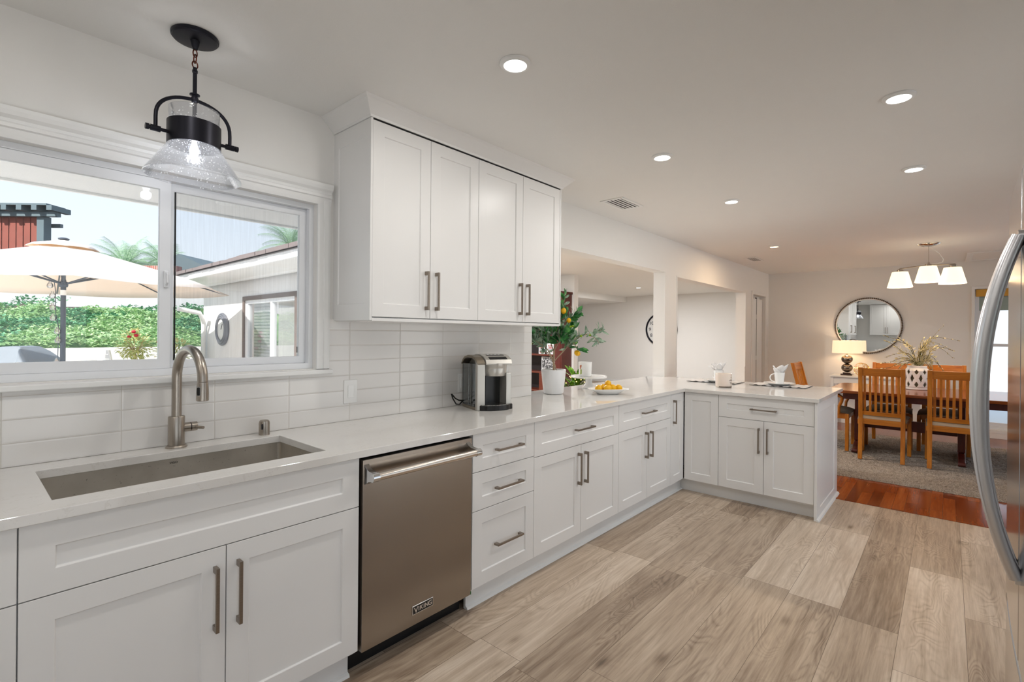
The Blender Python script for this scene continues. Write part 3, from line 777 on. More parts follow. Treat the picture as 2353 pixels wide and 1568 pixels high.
for ch, sz, w in (('V', 0.033, 0.0205), ('I', 0.026, 0.0095), ('K', 0.026, 0.0185), ('I', 0.026, 0.0095), ('N', 0.026, 0.0195), ('G', 0.030, 0.02)):
    text_mesh('badge_letter', ch, sz, 'letter', bg_, face_my(lx + w / 2, -0.6406, 0.169 - (0.002 if ch == 'V' else 0)), 0.0004, bold=0.0007)
    lx += w
obj('film_tab', bx(1.6655, 1.668, -0.6385, -0.634, 0.106, 0.120), M('green_film', '1f8a4c', 0.4), dr)

# wall plates
def plate(label, name, a0, a1, b0, b1, rocker=True):
    t = thing(name, label, name.split('_')[-1] if name != 'light_switch' else 'switch', ((a0 + a1) / 2, -0.009, (b0 + b1) / 2))
    obj('cover_plate', bx(a0, a1, -0.0145, -0.0092, b0, b1), 'trim', t, bevel=0.002)
    cx_, cz_ = (a0 + a1) / 2, (b0 + b1) / 2
    obj('rocker' if rocker else 'socket', bx(cx_ - 0.0165, cx_ + 0.0165, -0.018, -0.0145, cz_ - 0.033, cz_ + 0.033), 'ceramic', t, bevel=0.0015)
plate('white rocker light switch on the tiles between the window and the coffee maker', 'light_switch', 1.341, 1.417, 1.006, 1.129)
plate('white power outlet on the tiles behind the coffee maker', 'power_outlet', 2.133, 2.209, 0.998, 1.121, False)

# ================================================================== CEILING FIXTURES
def downlight(x, y, label, warm=False, w=None, grp='recessed ceiling lights', r=0.062, col=(1.0, 0.97, 0.93)):
    t = thing('recessed_light', label, 'ceiling light', (x, y, ZC), grp if grp else None)
    obj('trim_ring', lt([(r * 0.74, -0.012), (r * 0.80, -0.013), (r * 1.0, -0.007), (r * 1.02, -0.0005), (r * 0.72, -0.0005)], (x, y, ZC), 40, cap=False), 'trim', t, smooth=True)
    obj('lens', lt([(0, -0.0105), (r * 0.74, -0.0105), (r * 0.74, -0.001), (0, -0.001)], (x, y, ZC), 40), 'lens_warm' if warm else 'lens', t)
    area_light('lamp', (x, y, ZC - 0.016), r * 1.5, DOWNLIGHT_W if w is None else w, WARM if warm else col, t)
    return t
downlight(1.474, -1.070, 'round recessed ceiling light nearest the camera, above the dishwasher', grp=None)
downlight(2.819, -1.070, 'round recessed ceiling light, second in the row along the worktop', grp=None)
downlight(4.105, -1.063, 'round recessed ceiling light above the peninsula, third in the row', grp=None)
downlight(2.792, -2.210, 'oval-looking recessed light at the upper right of the picture, nearest the fridge', grp=None)
downlight(4.041, -2.211, 'recessed ceiling light right of the peninsula row, farther from the fridge', grp=None)
downlight(6.491, -0.795, 'small warm recessed light in the dining room ceiling', True, 12.0, grp=None)
downlight(10.241, 2.944, 'recessed light in the living room ceiling seen through the pass-through', False, 70.0, grp=None, col=(0.97, 0.98, 1.0))
for i, (x, y) in enumerate(((0.15, -1.07), (-1.1, -1.07), (0.15, -2.6), (-1.1, -2.3))):  # unseen downlights added to fill the kitchen with light
    downlight(x, y, 'unseen ceiling light added behind the camera to brighten the kitchen', w=2.6, grp='unseen lights added behind the camera')
for i, (x, y) in enumerate(((5.0, 2.0), (5.0, 5.0), (10.2, 5.5))):  # unseen strong lamps added to brighten the living room
    downlight(x, y, 'unseen ceiling light added to brighten the living room', w=85.0, grp='added living room fill lights', col=(0.97, 0.98, 1.0))

def vent(label, x0, x1, y0, y1, n=5):
    t = thing('air_vent', label, 'vent', ((x0 + x1) / 2, (y0 + y1) / 2, ZC))
    b = 0.026
    obj('frame', cells(BMN(), [x0, x0 + b, x1 - b, x1], [y0, y0 + b, y1 - b, y1], lambda a, c_: not (x0 + b < a < x1 - b and y0 + b < c_ < y1 - b), lambda a, c_, d: (a, c_, d), ZC - 0.006, ZC - 0.0005), 'trim', t, bevel=0.002)
    obj('backing', bx(x0 + b, x1 - b, y0 + b, y1 - b, ZC - 0.0015, ZC - 0.0005), 'dark', t)
    st = (y1 - y0 - 2 * b) / n
    for i in range(n):
        yc = y0 + b + st * (i + 0.5)
        bm = prism(BMN(), [(-st * 0.40, -0.0070), (-st * 0.37, -0.0080), (st * 0.34, -0.0045), (st * 0.32, -0.0035)], lambda a, c_, d: (d, yc + a, ZC + c_), x0 + b, x1 - b)
        obj('louvre', bm, 'trim', t)
vent('white ceiling air vent near the end of the wall cabinets', 3.446, 3.80, -0.449, -0.242, 5)
vent('small ceiling air vent near the dining room doorway', 7.22, 7.62, -0.388, -0.225, 5)
t = thing('return_grille', 'large white ceiling hatch with frame beside the dining room window', 'grille', (8.9, -2.9, ZC))
obj('frame', cells(BMN(), [8.45, 8.53, 9.27, 9.36], [-3.35, -3.28, -2.62, -2.555], lambda a, c_: not (8.53 < a < 9.27 and -3.28 < c_ < -2.62), lambda a, c_, d: (a, c_, d), ZC - 0.014, ZC - 0.0005), 'trim', t, bevel=0.004)
obj('panel', bx(8.53, 9.27, -3.28, -2.62, ZC - 0.005, ZC - 0.0005), 'wall', t)

# ------------------------------------------------------------------ pendant over the sink
px_, py_ = 0.580, -0.292
t = thing('pendant_lamp', 'dark bronze pendant lamp with a seeded glass cone above the sink', 'pendant lamp', (px_, py_, ZC))
obj('canopy', lt([(0, -0.020), (0.058, -0.020), (0.070, -0.017), (0.0715, -0.012), (0.075, -0.011), (0.076, -0.004), (0.074, -0.0005), (0, -0.0005)], (px_, py_, ZC), 48), 'bronze', t, smooth=True)
obj('canopy_hook', lt([(0, -0.052), (0.008, -0.050), (0.012, -0.040), (0.014, -0.028), (0.016, -0.020), (0, -0.020)], (px_, py_, ZC), 20), 'bronze', t, smooth=True)
MT['copper_chain'] = M('copper_chain', '6a3a2e', 0.3, 1.0)
def link_ring(c_, a, b, r, rot):
    pts = []
    for k in range(20):
        q_ = 2 * PI * k / 20; h_, v_ = math.cos(q_) * a, math.sin(q_) * b
        pts.append((c_[0] + h_ * math.cos(rot), c_[1] + h_ * math.sin(rot), c_[2] + v_))
    return tube(BMN(), pts, r, 8, closed=True)
for zz, rot, b in ((2.398, 0.3, 0.014), (2.378, 1.87, 0.016), (2.356, 0.3, 0.013)):
    obj('chain_link', link_ring((px_, py_, zz), 0.0075 if b > 0.0135 else 0.010, b, 0.0022, rot), 'copper_chain', t, smooth=True)
obj('rod', lt([(0, 2.146), (0.0068, 2.146), (0.0068, 2.215), (0.010, 2.218), (0.0125, 2.222), (0.012, 2.234), (0.0095, 2.236), (0.0095, 2.240), (0.0165, 2.243), (0.0165, 2.247), (0.008, 2.249), (0.0068, 2.250), (0.0068, 2.325), (0.009, 2.327), (0.009, 2.335), (0.0068, 2.337), (0.0068, 2.345), (0, 2.345)], (px_, py_, 0), 24), 'bronze', t, smooth=True)
YW = 0.118
yk = []
for k in range(25):
    a = PI * k / 24
    yk.append((px_ - YW * math.cos(a), py_, 2.128 + 0.098 * abs(math.sin(a)) ** 0.8))
yk = [(px_ - YW, py_, 2.086)] + yk + [(px_ + YW, py_, 2.086)]
obj('yoke', tb(yk, 0.0062, 12), 'bronze', t, smooth=True)
for s in (-1, 1):
    bm = BMN()
    X = lambda a: (px_ + s * a, py_, 2.086)
    tube(bm, [X(0.082), X(0.104)], 0.006, 14); tube(bm, [X(0.104), X(0.133)], 0.0105, 16); tube(bm, [X(0.133), X(0.137)], 0.007, 14); tube(bm, [X(0.137), X(0.147)], 0.0105, 16)
    obj('yoke_knob', bm, 'bronze', t, smooth=True)
obj('band', lt([(0.0815, 2.052), (0.0845, 2.052), (0.0845, 2.134), (0.0815, 2.134)], (px_, py_, 0), 64, cap=False), 'bronze', t, smooth=True)
bm = BMN()
for k in range(3):
    a = 2 * PI * k / 3 + 0.5; tube(bm, [(px_, py_, 2.120), (px_ + 0.083 * math.cos(a), py_ + 0.083 * math.sin(a), 2.120)], 0.003, 8)
obj('spider', bm, 'bronze', t)
obj('socket', lt([(0, 2.075), (0.016, 2.075), (0.019, 2.08), (0.019, 2.12), (0.030, 2.122), (0.032, 2.130), (0.024, 2.140), (0.008, 2.148), (0, 2.148)], (px_, py_, 0), 24), 'bronze', t, smooth=True)
g = NG('seeded_glass'); v = g.coord()
vo = g.node('ShaderNodeTexVoronoi'); g.l.new(v, vo.inputs['Vector']); vo.inputs['Scale'].default_value = 110
seed = g.math('MULTIPLY', g.math('LESS_THAN', vo.outputs['Distance'], 0.20), g.math('GREATER_THAN', g.noise(v, 60, 1), 0.50))
tr = g.node('ShaderNodeBsdfTransparent'); tr.inputs[0].default_value = (0.93, 0.94, 0.96, 1)
gl = g.node('ShaderNodeBsdfGlossy'); gl.inputs['Roughness'].default_value = 0.05
df = g.node('ShaderNodeBsdfTranslucent'); df.inputs[0].default_value = (1, 1, 1, 1); d2 = g.node('ShaderNodeBsdfDiffuse'); d2.inputs[0].default_value = (1, 1, 1, 1)
lw = g.node('ShaderNodeLayerWeight'); lw.inputs[0].default_value = 0.35
bnrm = g.bump(vo.outputs['Distance'], 0.3, 0.002); g.l.new(bnrm, gl.inputs['Normal'])
m1 = g.node('ShaderNodeMixShader'); g.l.new(g.math('MINIMUM', g.math('MULTIPLY_ADD', lw.outputs['Facing'], 0.6, 0.05), 1.0), m1.inputs[0]); g.l.new(tr.outputs[0], m1.inputs[1]); g.l.new(gl.outputs[0], m1.inputs[2])
m0 = g.node('ShaderNodeMixShader'); m0.inputs[0].default_value = 0.5; g.l.new(df.outputs[0], m0.inputs[1]); g.l.new(d2.outputs[0], m0.inputs[2])
m2 = g.node('ShaderNodeMixShader'); g.l.new(g.math('MULTIPLY_ADD', seed, 0.7, 0.055), m2.inputs[0]); g.l.new(m1.outputs[0], m2.inputs[1]); g.l.new(m0.outputs[0], m2.inputs[2])
g.shader(m2.outputs[0]); MT['seeded'] = g.m
obj('glass_shade', lt([(0.0775, 2.185), (0.0795, 2.186), (0.0795, 2.056), (0.1515, 1.944), (0.1530, 1.941), (0.1510, 1.9395), (0.0775, 2.054), (0.0775, 2.185)], (px_, py_, 0), 72, cap=False), 'seeded', t, smooth=True)
MT['bulb'] = emis('pendant_bulb', 'f2f4ff', 14.0)
obj('bulb', lt([(0, 2.020), (0.010, 2.023), (0.015, 2.034), (0.0135, 2.050), (0.0085, 2.064), (0.008, 2.075), (0, 2.075)], (px_, py_, 0), 20), 'bulb', t, smooth=True)
point_light('lamp', (px_, py_, 2.000), 1.1, (0.92, 0.95, 1.0), 0.02, t)

# ================================================================== ON THE WORKTOP
def rotz(v, a, c_): 
    x, y = v[0] - c_[0], v[1] - c_[1]
    return (c_[0] + x * math.cos(a) - y * math.sin(a), c_[1] + x * math.sin(a) + y * math.cos(a), v[2])
# coffee maker, local frame: front faces -y, then turned
t = thing('coffee_maker', 'silver single-cup coffee maker with a clear water tank on its left side', 'coffee maker', (0, 0, 0))
MT['cm_silver'] = M('coffee_maker_silver', 'c4c1ba', 0.30, 0.55, var=0.03)
MT['cm_brown'] = M('coffee_maker_lid', '8d8272', 0.28, 0.6, var=0.05)
MT['tank'] = thin_glass('smoked_tank', 'dadfe3', 1.0, 0.06, 0.05)
w1, w2_ = -0.055, 0.122      # main body across
def slab(poly, a, b): return prism(BMN(), poly, lambda p, q_, d: (d, p, q_), a, b)
top_curve = [(0.150, 0.268), (0.120, 0.296), (0.080, 0.312), (0.030, 0.322), (-0.030, 0.322), (-0.080, 0.312), (-0.118, 0.292), (-0.128, 0.276)]
bm = slab([(0.132, 0.0), (0.132, 0.215)] + [(0.132, 0.262)] + [(y_, z_ - 0.012) for y_, z_ in top_curve] + [(-0.080, 0.262), (-0.080, 0.200), (-0.076, 0.196), (-0.030, 0.196), (-0.030, 0.0)], w1 + 0.0015, w2_)
obj('housing', bm, 'cm_silver', t, bevel=0.003)
obj('tower', slab([(-0.084, 0.0), (-0.084, 0.286), (-0.100, 0.281), (-0.112, 0.274), (-0.118, 0.262), (-0.118, 0.0)], w1 - 0.052, w1), 'cm_silver', t, bevel=0.004)
bm = slab([(y_, z_ + 0.001) for y_, z_ in top_curve[:-1]] + [(-0.128, 0.268)] + [(y_, z_ - 0.013) for y_, z_ in top_curve[::-1][1:]], w1 + 0.0015, w2_ + 0.001)
obj('lid', bm, 'cm_silver', t, bevel=0.002)
bm = slab([(0.134, 0.268), (0.110, 0.292), (0.080, 0.308), (0.030, 0.318), (-0.030, 0.317), (-0.070, 0.308), (-0.105, 0.290), (-0.119, 0.274), (-0.119, 0.268), (-0.090, 0.287), (-0.040, 0.300), (0.03, 0.302), (0.08, 0.292), (0.134, 0.258)], w1 - 0.0545, w1 - 0.001)
obj('tank_lid', bm, 'cm_brown', t, bevel=0.004)
cp = obj('control_panel', slab([(-0.010, 0.3235), (-0.060, 0.3185), (-0.098, 0.3055), (-0.116, 0.2945), (-0.116, 0.290), (-0.010, 0.318)], w1 + 0.030, w2_ - 0.025), 'black', t, bevel=0.0015)
for i in range(4):
    for j in range(3):
        yy = -0.045 - 0.017 * j; zz = 0.3215 - 0.006 * j - 0.0015 * j * j
        obj('button', bx(w1 + 0.043 + i * 0.025, w1 + 0.053 + i * 0.025, yy - 0.004, yy + 0.004, zz - 0.003, zz + 0.0012), 'trim', cp)
obj('brew_head', lt([(0.0, 0.196), (0.078, 0.196), (0.080, 0.200), (0.083, 0.240), (0.0825, 0.2415), (0.0835, 0.243), (0.086, 0.272), (0.0, 0.272)], (0.0345, -0.045, 0), 48, sy=0.98), 'cm_silver', t, smooth=True)
obj('pod_cavity', bx(w1 + 0.006, w2_ - 0.036, -0.0315, -0.0285, 0.03, 0.196), 'black', t)
obj('side_pillar', bx(w2_ - 0.036, w2_, -0.120, -0.0302, 0.028, 0.215), 'cm_silver', t, bevel=0.004)
obj('cavity_side', bx(w1 + 0.0016, w1 + 0.006, -0.118, -0.0302, 0.028, 0.2), 'black', t)
tp = [(w1 - 0.035, -0.03), (w1 - 0.035, -0.125)] + [((w1 - 0.035) * 0.5 + 0.126 * 0.5 + 0.0885 * math.cos(PI + PI * k / 10) * 1.0, -0.125 - 0.038 * math.sin(PI * k / 10)) for k in range(1, 10)] + [(0.1285, -0.125), (0.1285, -0.03)]
obj('drip_tray', prism(BMN(), tp, lambda a, b, d: (a, b, d), 0.0, 0.030), 'black', t, bevel=0.003)
g = NG('perforated_grate'); v = g.coord(); x, y, z = g.sep(v)
dd = g.math('MULTIPLY', g.math('SINE', g.math('MULTIPLY', x, 620)), g.math('SINE', g.math('MULTIPLY', y, 620)))
mk = g.math('GREATER_THAN', dd, 0.25)
g.bsdf(g.mix(mk, lin('b9b7b2'), lin('101010')), 0.25, g.math('SUBTRACT', 1.0, mk)); MT['grate'] = g.m
obj('drip_grate', prism(BMN(), [(a * 0.96 + 0.001, b * 0.985) for a, b in tp], lambda a, b, d: (a, b, d), 0.030, 0.0325), 'grate', t)
tk = [(w1 - 0.003, 0.130), (w1 - 0.003, -0.082), (w1 - 0.052, -0.082), (w1 - 0.054, -0.03), (w1 - 0.054, 0.06), (w1 - 0.050, 0.120), (w1 - 0.040, 0.130)]
obj('water_tank', prism(BMN(), tk, lambda a, b, d: (a, b, d), 0.018, 0.268), 'tank', t, bevel=0.004)
obj('tank_base', prism(BMN(), tk, lambda a, b, d: (a, b, d), 0.0, 0.017), 'cm_brown', t, bevel=0.002)
obj('tank_tube', tb([(w1 - 0.028, 0.03, 0.02), (w1 - 0.028, 0.03, 0.262)], 0.007, 12), 'cm_silver', t, smooth=True)
obj('power_cord', tb([(w1 - 0.045, 0.128, 0.030), (w1 - 0.07, 0.118, 0.010), (w1 - 0.11, 0.075, 0.020), (w1 - 0.145, 0.045, 0.060), (w1 - 0.157, 0.035, 0.088), (w1 - 0.150, 0.045, 0.084), (w1 - 0.115, 0.080, 0.055), (w1 - 0.075, 0.118, 0.036), (w1 - 0.035, 0.134, 0.03)], 0.0042, 8), 'black', t, smooth=True)
t.location = (2.203, -0.190, 0.9145); t.rotation_euler = (0, 0, math.radians(-20)); t.scale = (1, 1, 1.04)

# leaf tools
def leaf(bm, p, d, n, L, w, fold=0.15, curl=0.12):
    """one folded, pointed leaf from p along d, facing n"""
    d = Vector(d).normalized(); n = Vector(n); n = (n - d * n.dot(d))
    if n.length < 1e-4: n = frame_of(d)[0]
    n.normalize(); s = d.cross(n); p = Vector(p)
    prof = ((0.0, 0.06), (0.25, 0.75), (0.55, 1.0), (0.82, 0.62), (1.0, 0.0))
    mid, lf, rt = [], [], []
    for t_, w_k in prof:
        c_ = p + d * L * t_ - n * (curl * L * t_ * t_)
        mid.append(bm.verts.new(c_))
        if w_k > 0:
            lf.append(bm.verts.new(c_ + s * w * 0.5 * w_k + n * fold * w * w_k)); rt.append(bm.verts.new(c_ - s * w * 0.5 * w_k + n * fold * w * w_k))
    for i in range(3):
        bm.faces.new((mid[i], mid[i + 1], lf[i + 1], lf[i])); bm.faces.new((mid[i + 1], mid[i], rt[i], rt[i + 1]))
    bm.faces.new((mid[3], mid[4], lf[3])); bm.faces.new((mid[4], mid[3], rt[3]))
def leaf_mat(name, a, b, c_, rough=0.45, trans=0.25):
    g = NG(name); v = g.coord()
    col = g.ramp(g.noise(v, 28, 2), [(0.3, a), (0.5, b), (0.7, c_)])
    p = g.node('ShaderNodeBsdfPrincipled'); g.l.new(col, p.inputs['Base Color']); p.inputs['Roughness'].default_value = rough
    tl = g.node('ShaderNodeBsdfTranslucent'); g.l.new(col, tl.inputs[0])
    mx = g.node('ShaderNodeMixShader'); mx.inputs[0].default_value = trans; g.l.new(p.outputs[0], mx.inputs[1]); g.l.new(tl.outputs[0], mx.inputs[2])
    g.shader(mx.outputs[0]); return g.m
MT['olive_leaf'] = leaf_mat('olive_leaf', '53725a', '86a088', 'b4c4b0')
MT['lemon_leaf'] = leaf_mat('lemon_leaf', '1b5029', '35793f', '62a452', 0.3)
MT['stem'] = M('tree_bark', 'b9a184', 0.7, var=0.2, vs=60)
MT['lemon'] = M('lemon_skin', 'f2b705', 0.38, var=0.08, vs=25, bump=0.3, bs=350, Subsurface_Weight=0.1)
MT['olive'] = M('green_olive', '8fb51e', 0.35)
def lemon_bm(bm, c_, r, axis, L=1.28):
    q_ = Vector(axis).normalized().to_track_quat('Z', 'Y')
    prof = []
    for k in range(13):
        a = -PI / 2 + PI * k / 12; z = math.sin(a); rr = math.cos(a) ** 0.9 if k not in (0, 12) else 0
        ex = 0.13 * (abs(z) ** 10) * (1 if z > 0 else 0.6); prof.append((rr * r, r * (z * L * 0.86 + math.copysign(ex, z))))
    b2 = lt(prof, seg=20, cap=False); m = Matrix.Translation(c_) @ q_.to_matrix().to_4x4(); b2.transform(m)
    me = bpy.data.meshes.new('tmp'); b2.to_mesh(me); b2.free(); bm.from_mesh(me); bpy.data.meshes.remove(me); return bm

# potted lemon and olive tree
PX, PY, PZ = 3.085, -0.060, 0.9145
t = thing('potted_tree', 'small lemon and olive tree in a white pot, partly behind the wall cabinets', 'potted tree', (PX, PY, PZ))
obj('pot', lt([(0, 0.003), (0.066, 0.0), (0.074, 0.004), (0.079, 0.014), (0.096, 0.178), (0.097, 0.186), (0.095, 0.189), (0.091, 0.187), (0.090, 0.176), (0.086, 0.150), (0, 0.150)], (PX, PY, PZ), 56, cap=False), 'matte_white', t, smooth=True)
MT['soil'] = M('pot_soil', '6e675c', 0.9, var=0.4, vs=60, bump=0.6, bs=90, bd=0.01)
obj('soil', lt([(0, 0.168), (0.05, 0.170), (0.087, 0.166), (0.086, 0.155), (0, 0.155)], (PX, PY, PZ), 32), 'soil', t, smooth=True)
K_ = 3.85 / F_PX            # metres per photo pixel at the tree's depth, used only to size the branches
def tp_(du, dv, dep=0.0):   # local branch point: du to the side, dv up, dep away from the room
    return Vector((PX, PY, PZ)) + _rt * (du * K_) + Vector((0, 0, dv * K_)) + _fwd * dep
base = tp_(0, 48)
trunk = [tp_(1, 45), tp_(0, 70), tp_(1, 95), tp_(2, 118), tp_(6, 138), tp_(12, 160), tp_(18, 185), tp_(22, 205), tp_(24, 226)]
br = [trunk,
      [tp_(-1, 72), tp_(-10, 90), tp_(-24, 100), tp_(-36, 116), tp_(-46, 132, 0.03), tp_(-50, 142, 0.04)],
      [tp_(-1, 78), tp_(-12, 98), tp_(-26, 118), tp_(-36, 140, -0.03), tp_(-38, 160, -0.04)],
      [tp_(0, 72), tp_(8, 82), tp_(18, 92), tp_(30, 106), tp_(42, 120), tp_(55, 130), tp_(75, 137), tp_(96, 142), tp_(112, 148)],
      [tp_(8, 82), tp_(20, 95, 0.02), tp_(30, 112, 0.04), tp_(36, 135, 0.05), tp_(40, 160, 0.05), tp_(46, 180, 0.05)],
      [tp_(1, 95), tp_(-6, 115, 0.03), tp_(-14, 130, 0.05), tp_(-22, 145, 0.06), tp_(-24, 165, 0.07)],
      [tp_(2, 100), tp_(10, 118, -0.04), tp_(16, 135, -0.06), tp_(26, 150, -0.07)],
      [tp_(75, 137), tp_(90, 132), tp_(100, 124), tp_(104, 116)],
      [tp_(42, 120), tp_(52, 108), tp_(54, 100)],
      [tp_(12, 160), tp_(30, 168, 0.02), tp_(44, 178, 0.02), tp_(54, 186, 0.02)],
      [tp_(-24, 110), tp_(-40, 120, -0.05), tp_(-46, 128, -0.08)]]
bm = BMN()
for i, b in enumerate(br):
    n = len(b); r0 = 0.0085 if i == 0 else 0.0042
    tube(bm, b, [r0 * (1 - 0.72 * k / (n - 1)) for k in range(n)], 8)
tube(bm, [tp_(9, 44), tp_(5, 58), tp_(1, 74)], [0.005, 0.004, 0.003], 8)
obj('trunk', bm, 'stem', t, smooth=True)
R.seed(21)
bo, bl_ = BMN(), BMN()
def along(b, f):
    k = f * (len(b) - 1); i = min(int(k), len(b) - 2); return b[i].lerp(b[i + 1], k - i), (b[i + 1] - b[i]).normalized()
for i, b in enumerate(br):
    n = {0: 36, 3: 36, 7: 14, 8: 6}.get(i, 22)
    for k in range(n):
        f = 0.36 + 0.66 * (k / n) if i in (0, 3) else 0.28 + 0.74 * k / n
        p, d = along(b, min(f, 1.0))
        side = Vector((R.uniform(-1, 1), R.uniform(-1, 1), R.uniform(-0.5, 1))).normalized()
        dd_ = (d * R.uniform(0.3, 0.9) + side * 0.9).normalized()
        lemon_side = (i in (0, 4, 5, 6, 9) and R.random() < 0.55) or i == 8
        if lemon_side: leaf(bl_, p, dd_, Vector((R.uniform(-.4, .4), -1, R.uniform(0, .8))), R.uniform(0.065, 0.10), R.uniform(0.034, 0.046))
        else: leaf(bo, p, dd_, Vector((R.uniform(-.5, .5), -1, R.uniform(-.2, .8))), R.uniform(0.055, 0.085), R.uniform(0.018, 0.026), 0.1)
# twigs filling the crown
for k in range(190):
    a = R.uniform(-46, 46); h = R.uniform(112, 175) if abs(a) > 26 else R.uniform(112, 205)
    if abs(a) > 30 and h > 160: continue
    p = tp_(a * (1.0 if h < 165 else 0.6) + (6 if h > 165 else 0), h, R.uniform(-0.07, 0.08))
    dd_ = ((p - tp_(0, 90)).normalized() + Vector((R.uniform(-.8, .8), R.uniform(-.8, .8), R.uniform(-.5, .5)))).normalized()
    if R.random() < 0.42: leaf(bl_, p, dd_, Vector((R.uniform(-.4, .4), -1, R.uniform(0, .8))), R.uniform(0.06, 0.095), R.uniform(0.032, 0.044))
    else: leaf(bo, p, dd_, Vector((R.uniform(-.5, .5), -1, R.uniform(-.2, .8))), R.uniform(0.05, 0.08), R.uniform(0.017, 0.024), 0.1)
obj('olive_foliage', bo, 'olive_leaf', t); obj('lemon_foliage', bl_, 'lemon_leaf', t)
for (a, h, r, ax) in ((21, 190, 0.021, (0, 0, 1)), (33, 168, 0.018, (0.2, 0, 1)), (53, 94, 0.0215, (0.6, -0.5, -0.6))):
    obj('lemon', lemon_bm(BMN(), tp_(a, h, -0.035), r, ax), 'lemon', t, smooth=True)
for (a, h, dp) in ((-52, 115, -0.03), (37, 154, -0.05), (42, 155, -0.05), (44, 119, -0.04), (49, 119, -0.04), (83, 135, 0), (62, 133, -0.02), (-32, 148, -0.06)):
    obj('olive', sphere(BMN(), tp_(a, h, dp), 0.0095, 1.25, 1, 1, 12, 8), 'olive', t, smooth=True)

# cake stand, jar candle on it
cx_, cy_ = 3.625, -0.035
t = thing('cake_stand', 'white footed cake stand between the potted tree and the tray of lemons', 'cake stand', (cx_, cy_, 0.9145))
obj('stand', lt([(0, 0.001), (0.055, 0.0), (0.057, 0.004), (0.050, 0.012), (0.034, 0.034), (0.028, 0.056), (0.029, 0.080), (0.033, 0.086), (0.148, 0.091), (0.155, 0.094), (0.1555, 0.106), (0.151, 0.109), (0.147, 0.104), (0, 0.104)], (cx_, cy_, 0.9145), 64, cap=False), 'ceramic', t, smooth=True)
jx, jy, jz = 3.590, -0.020, 1.0195
t = thing('flower_candle', 'white glass candle with an orange flower print, standing on the cake stand', 'candle', (jx, jy, jz))
obj('jar', lt([(0, 0.0), (0.050, 0.0), (0.053, 0.004), (0.0585, 0.116), (0.060, 0.122), (0.057, 0.122), (0.055, 0.112), (0, 0.112)], (jx, jy, jz), 48, cap=False), 'ceramic', t, smooth=True)
MT['orange_print'] = M('orange_print', 'd9825a', 0.5, var=0.4, vs=120); MT['green_print'] = M('green_print', 'b5cc6a', 0.5, var=0.3, vs=100)
def on_jar(du, dz, w, h, mat, nm, r=0.0565, k=0.5):
    bm = BMN(); a0 = math.atan2(-_fwd.y, -_fwd.x)    # the side that faces the room
    for i in range(10):
        a = R.random() * 2 * PI; rr = R.random() ** 0.5
        u = du + w * rr * math.cos(a); z_ = dz + h * rr * math.sin(a)
        aa = a0 + u / r; rad = 0.0532 + 0.0055 * z_ / 0.116 + 0.0006
        c_ = Vector((jx + rad * math.cos(aa), jy + rad * math.sin(aa), jz + z_)); n_ = Vector((math.cos(aa), math.sin(aa), 0)); s_ = Vector((-n_.y, n_.x, 0))
        q = [bm.verts.new(c_ + s_ * 0.006 * k * math.cos(b) + Vector((0, 0, 1)) * 0.009 * k * math.sin(b) + n_ * 0.0004) for b in (0, 1.2, 2.4, 3.6, 4.8)]
        bm.faces.new(q)
    obj(nm, bm, mat, t)
on_jar(-0.048, 0.080, 0.006, 0.018, 'orange_print', 'flower_print', k=1.1); on_jar(-0.046, 0.030, 0.005, 0.024, 'green_print', 'stem_print', k=1.2)

# tray of lemons
def ell_tray(cx_, cy_, rot, name, label):
    t = thing(name, label, 'dish', (cx_, cy_, 0.9145)); bm = BMN(); rings = []
    for (sx, sy, z) in ((0.075, 0.045, 0.0), (0.082, 0.052, 0.002), (0.125, 0.072, 0.028), (0.160, 0.085, 0.040), (0.162, 0.086, 0.042), (0.158, 0.083, 0.043), (0.120, 0.068, 0.032), (0.075, 0.045, 0.008)):
        ring = []
        for k in range(48):
            a = 2 * PI * k / 48; ca, sa = math.cos(a), math.sin(a); p_ = 0.62
            x_, y_ = math.copysign(abs(ca) ** p_, ca) * sx, math.copysign(abs(sa) ** p_, sa) * sy
            ring.append(bm.verts.new((cx_ + x_ * math.cos(rot) - y_ * math.sin(rot), cy_ + x_ * math.sin(rot) + y_ * math.cos(rot), 0.9145 + z)))
        rings.append(ring)
    for a, b in zip(rings, rings[1:]):
        for k in range(48): bm.faces.new((a[k], a[(k + 1) % 48], b[(k + 1) % 48], b[k]))
    bm.faces.new(rings[0]); bm.faces.new(rings[-1]); obj('dish', bm, 'ceramic', t, smooth=True, angle=60); return t
TX, TY, TR = 3.375, -0.375, math.radians(-38)
ell_tray(TX, TY, TR, 'serving_dish', 'rounded white serving dish holding lemons on the worktop')
for (a, b, z, r, ax, lab) in ((-0.080, -0.010, 0.036, 0.029, (0.4, 0.3, 0.2), 'lemon at the left end of the white dish'),
                         (-0.030, 0.020, 0.040, 0.030, (1, 0.2, 0), 'lemon behind the others near the middle of the white dish'),
                         (-0.012, -0.026, 0.037, 0.031, (1, -0.3, 0.1), 'large lemon at the front of the white dish'),
                         (0.036, -0.006, 0.038, 0.030, (0.6, 0.6, 0), 'lemon in the dish between the large front one and the right one'),
                         (0.085, -0.004, 0.037, 0.029, (0.2, 1, 0.1), 'lemon at the right end of the white dish'),
                         (0.005, 0.012, 0.072, 0.026, (1, 0.5, 0), 'topmost lemon resting on the others in the white dish')):
    x_, y_ = a * math.cos(TR) - b * math.sin(TR), a * math.sin(TR) + b * math.cos(TR)
    tag(obj('lemon', lemon_bm(BMN(), (TX + x_, TY + y_, 0.9145 + z + 0.007), r, ax), 'lemon', smooth=True), lab, 'lemon', 'lemons in the white dish')

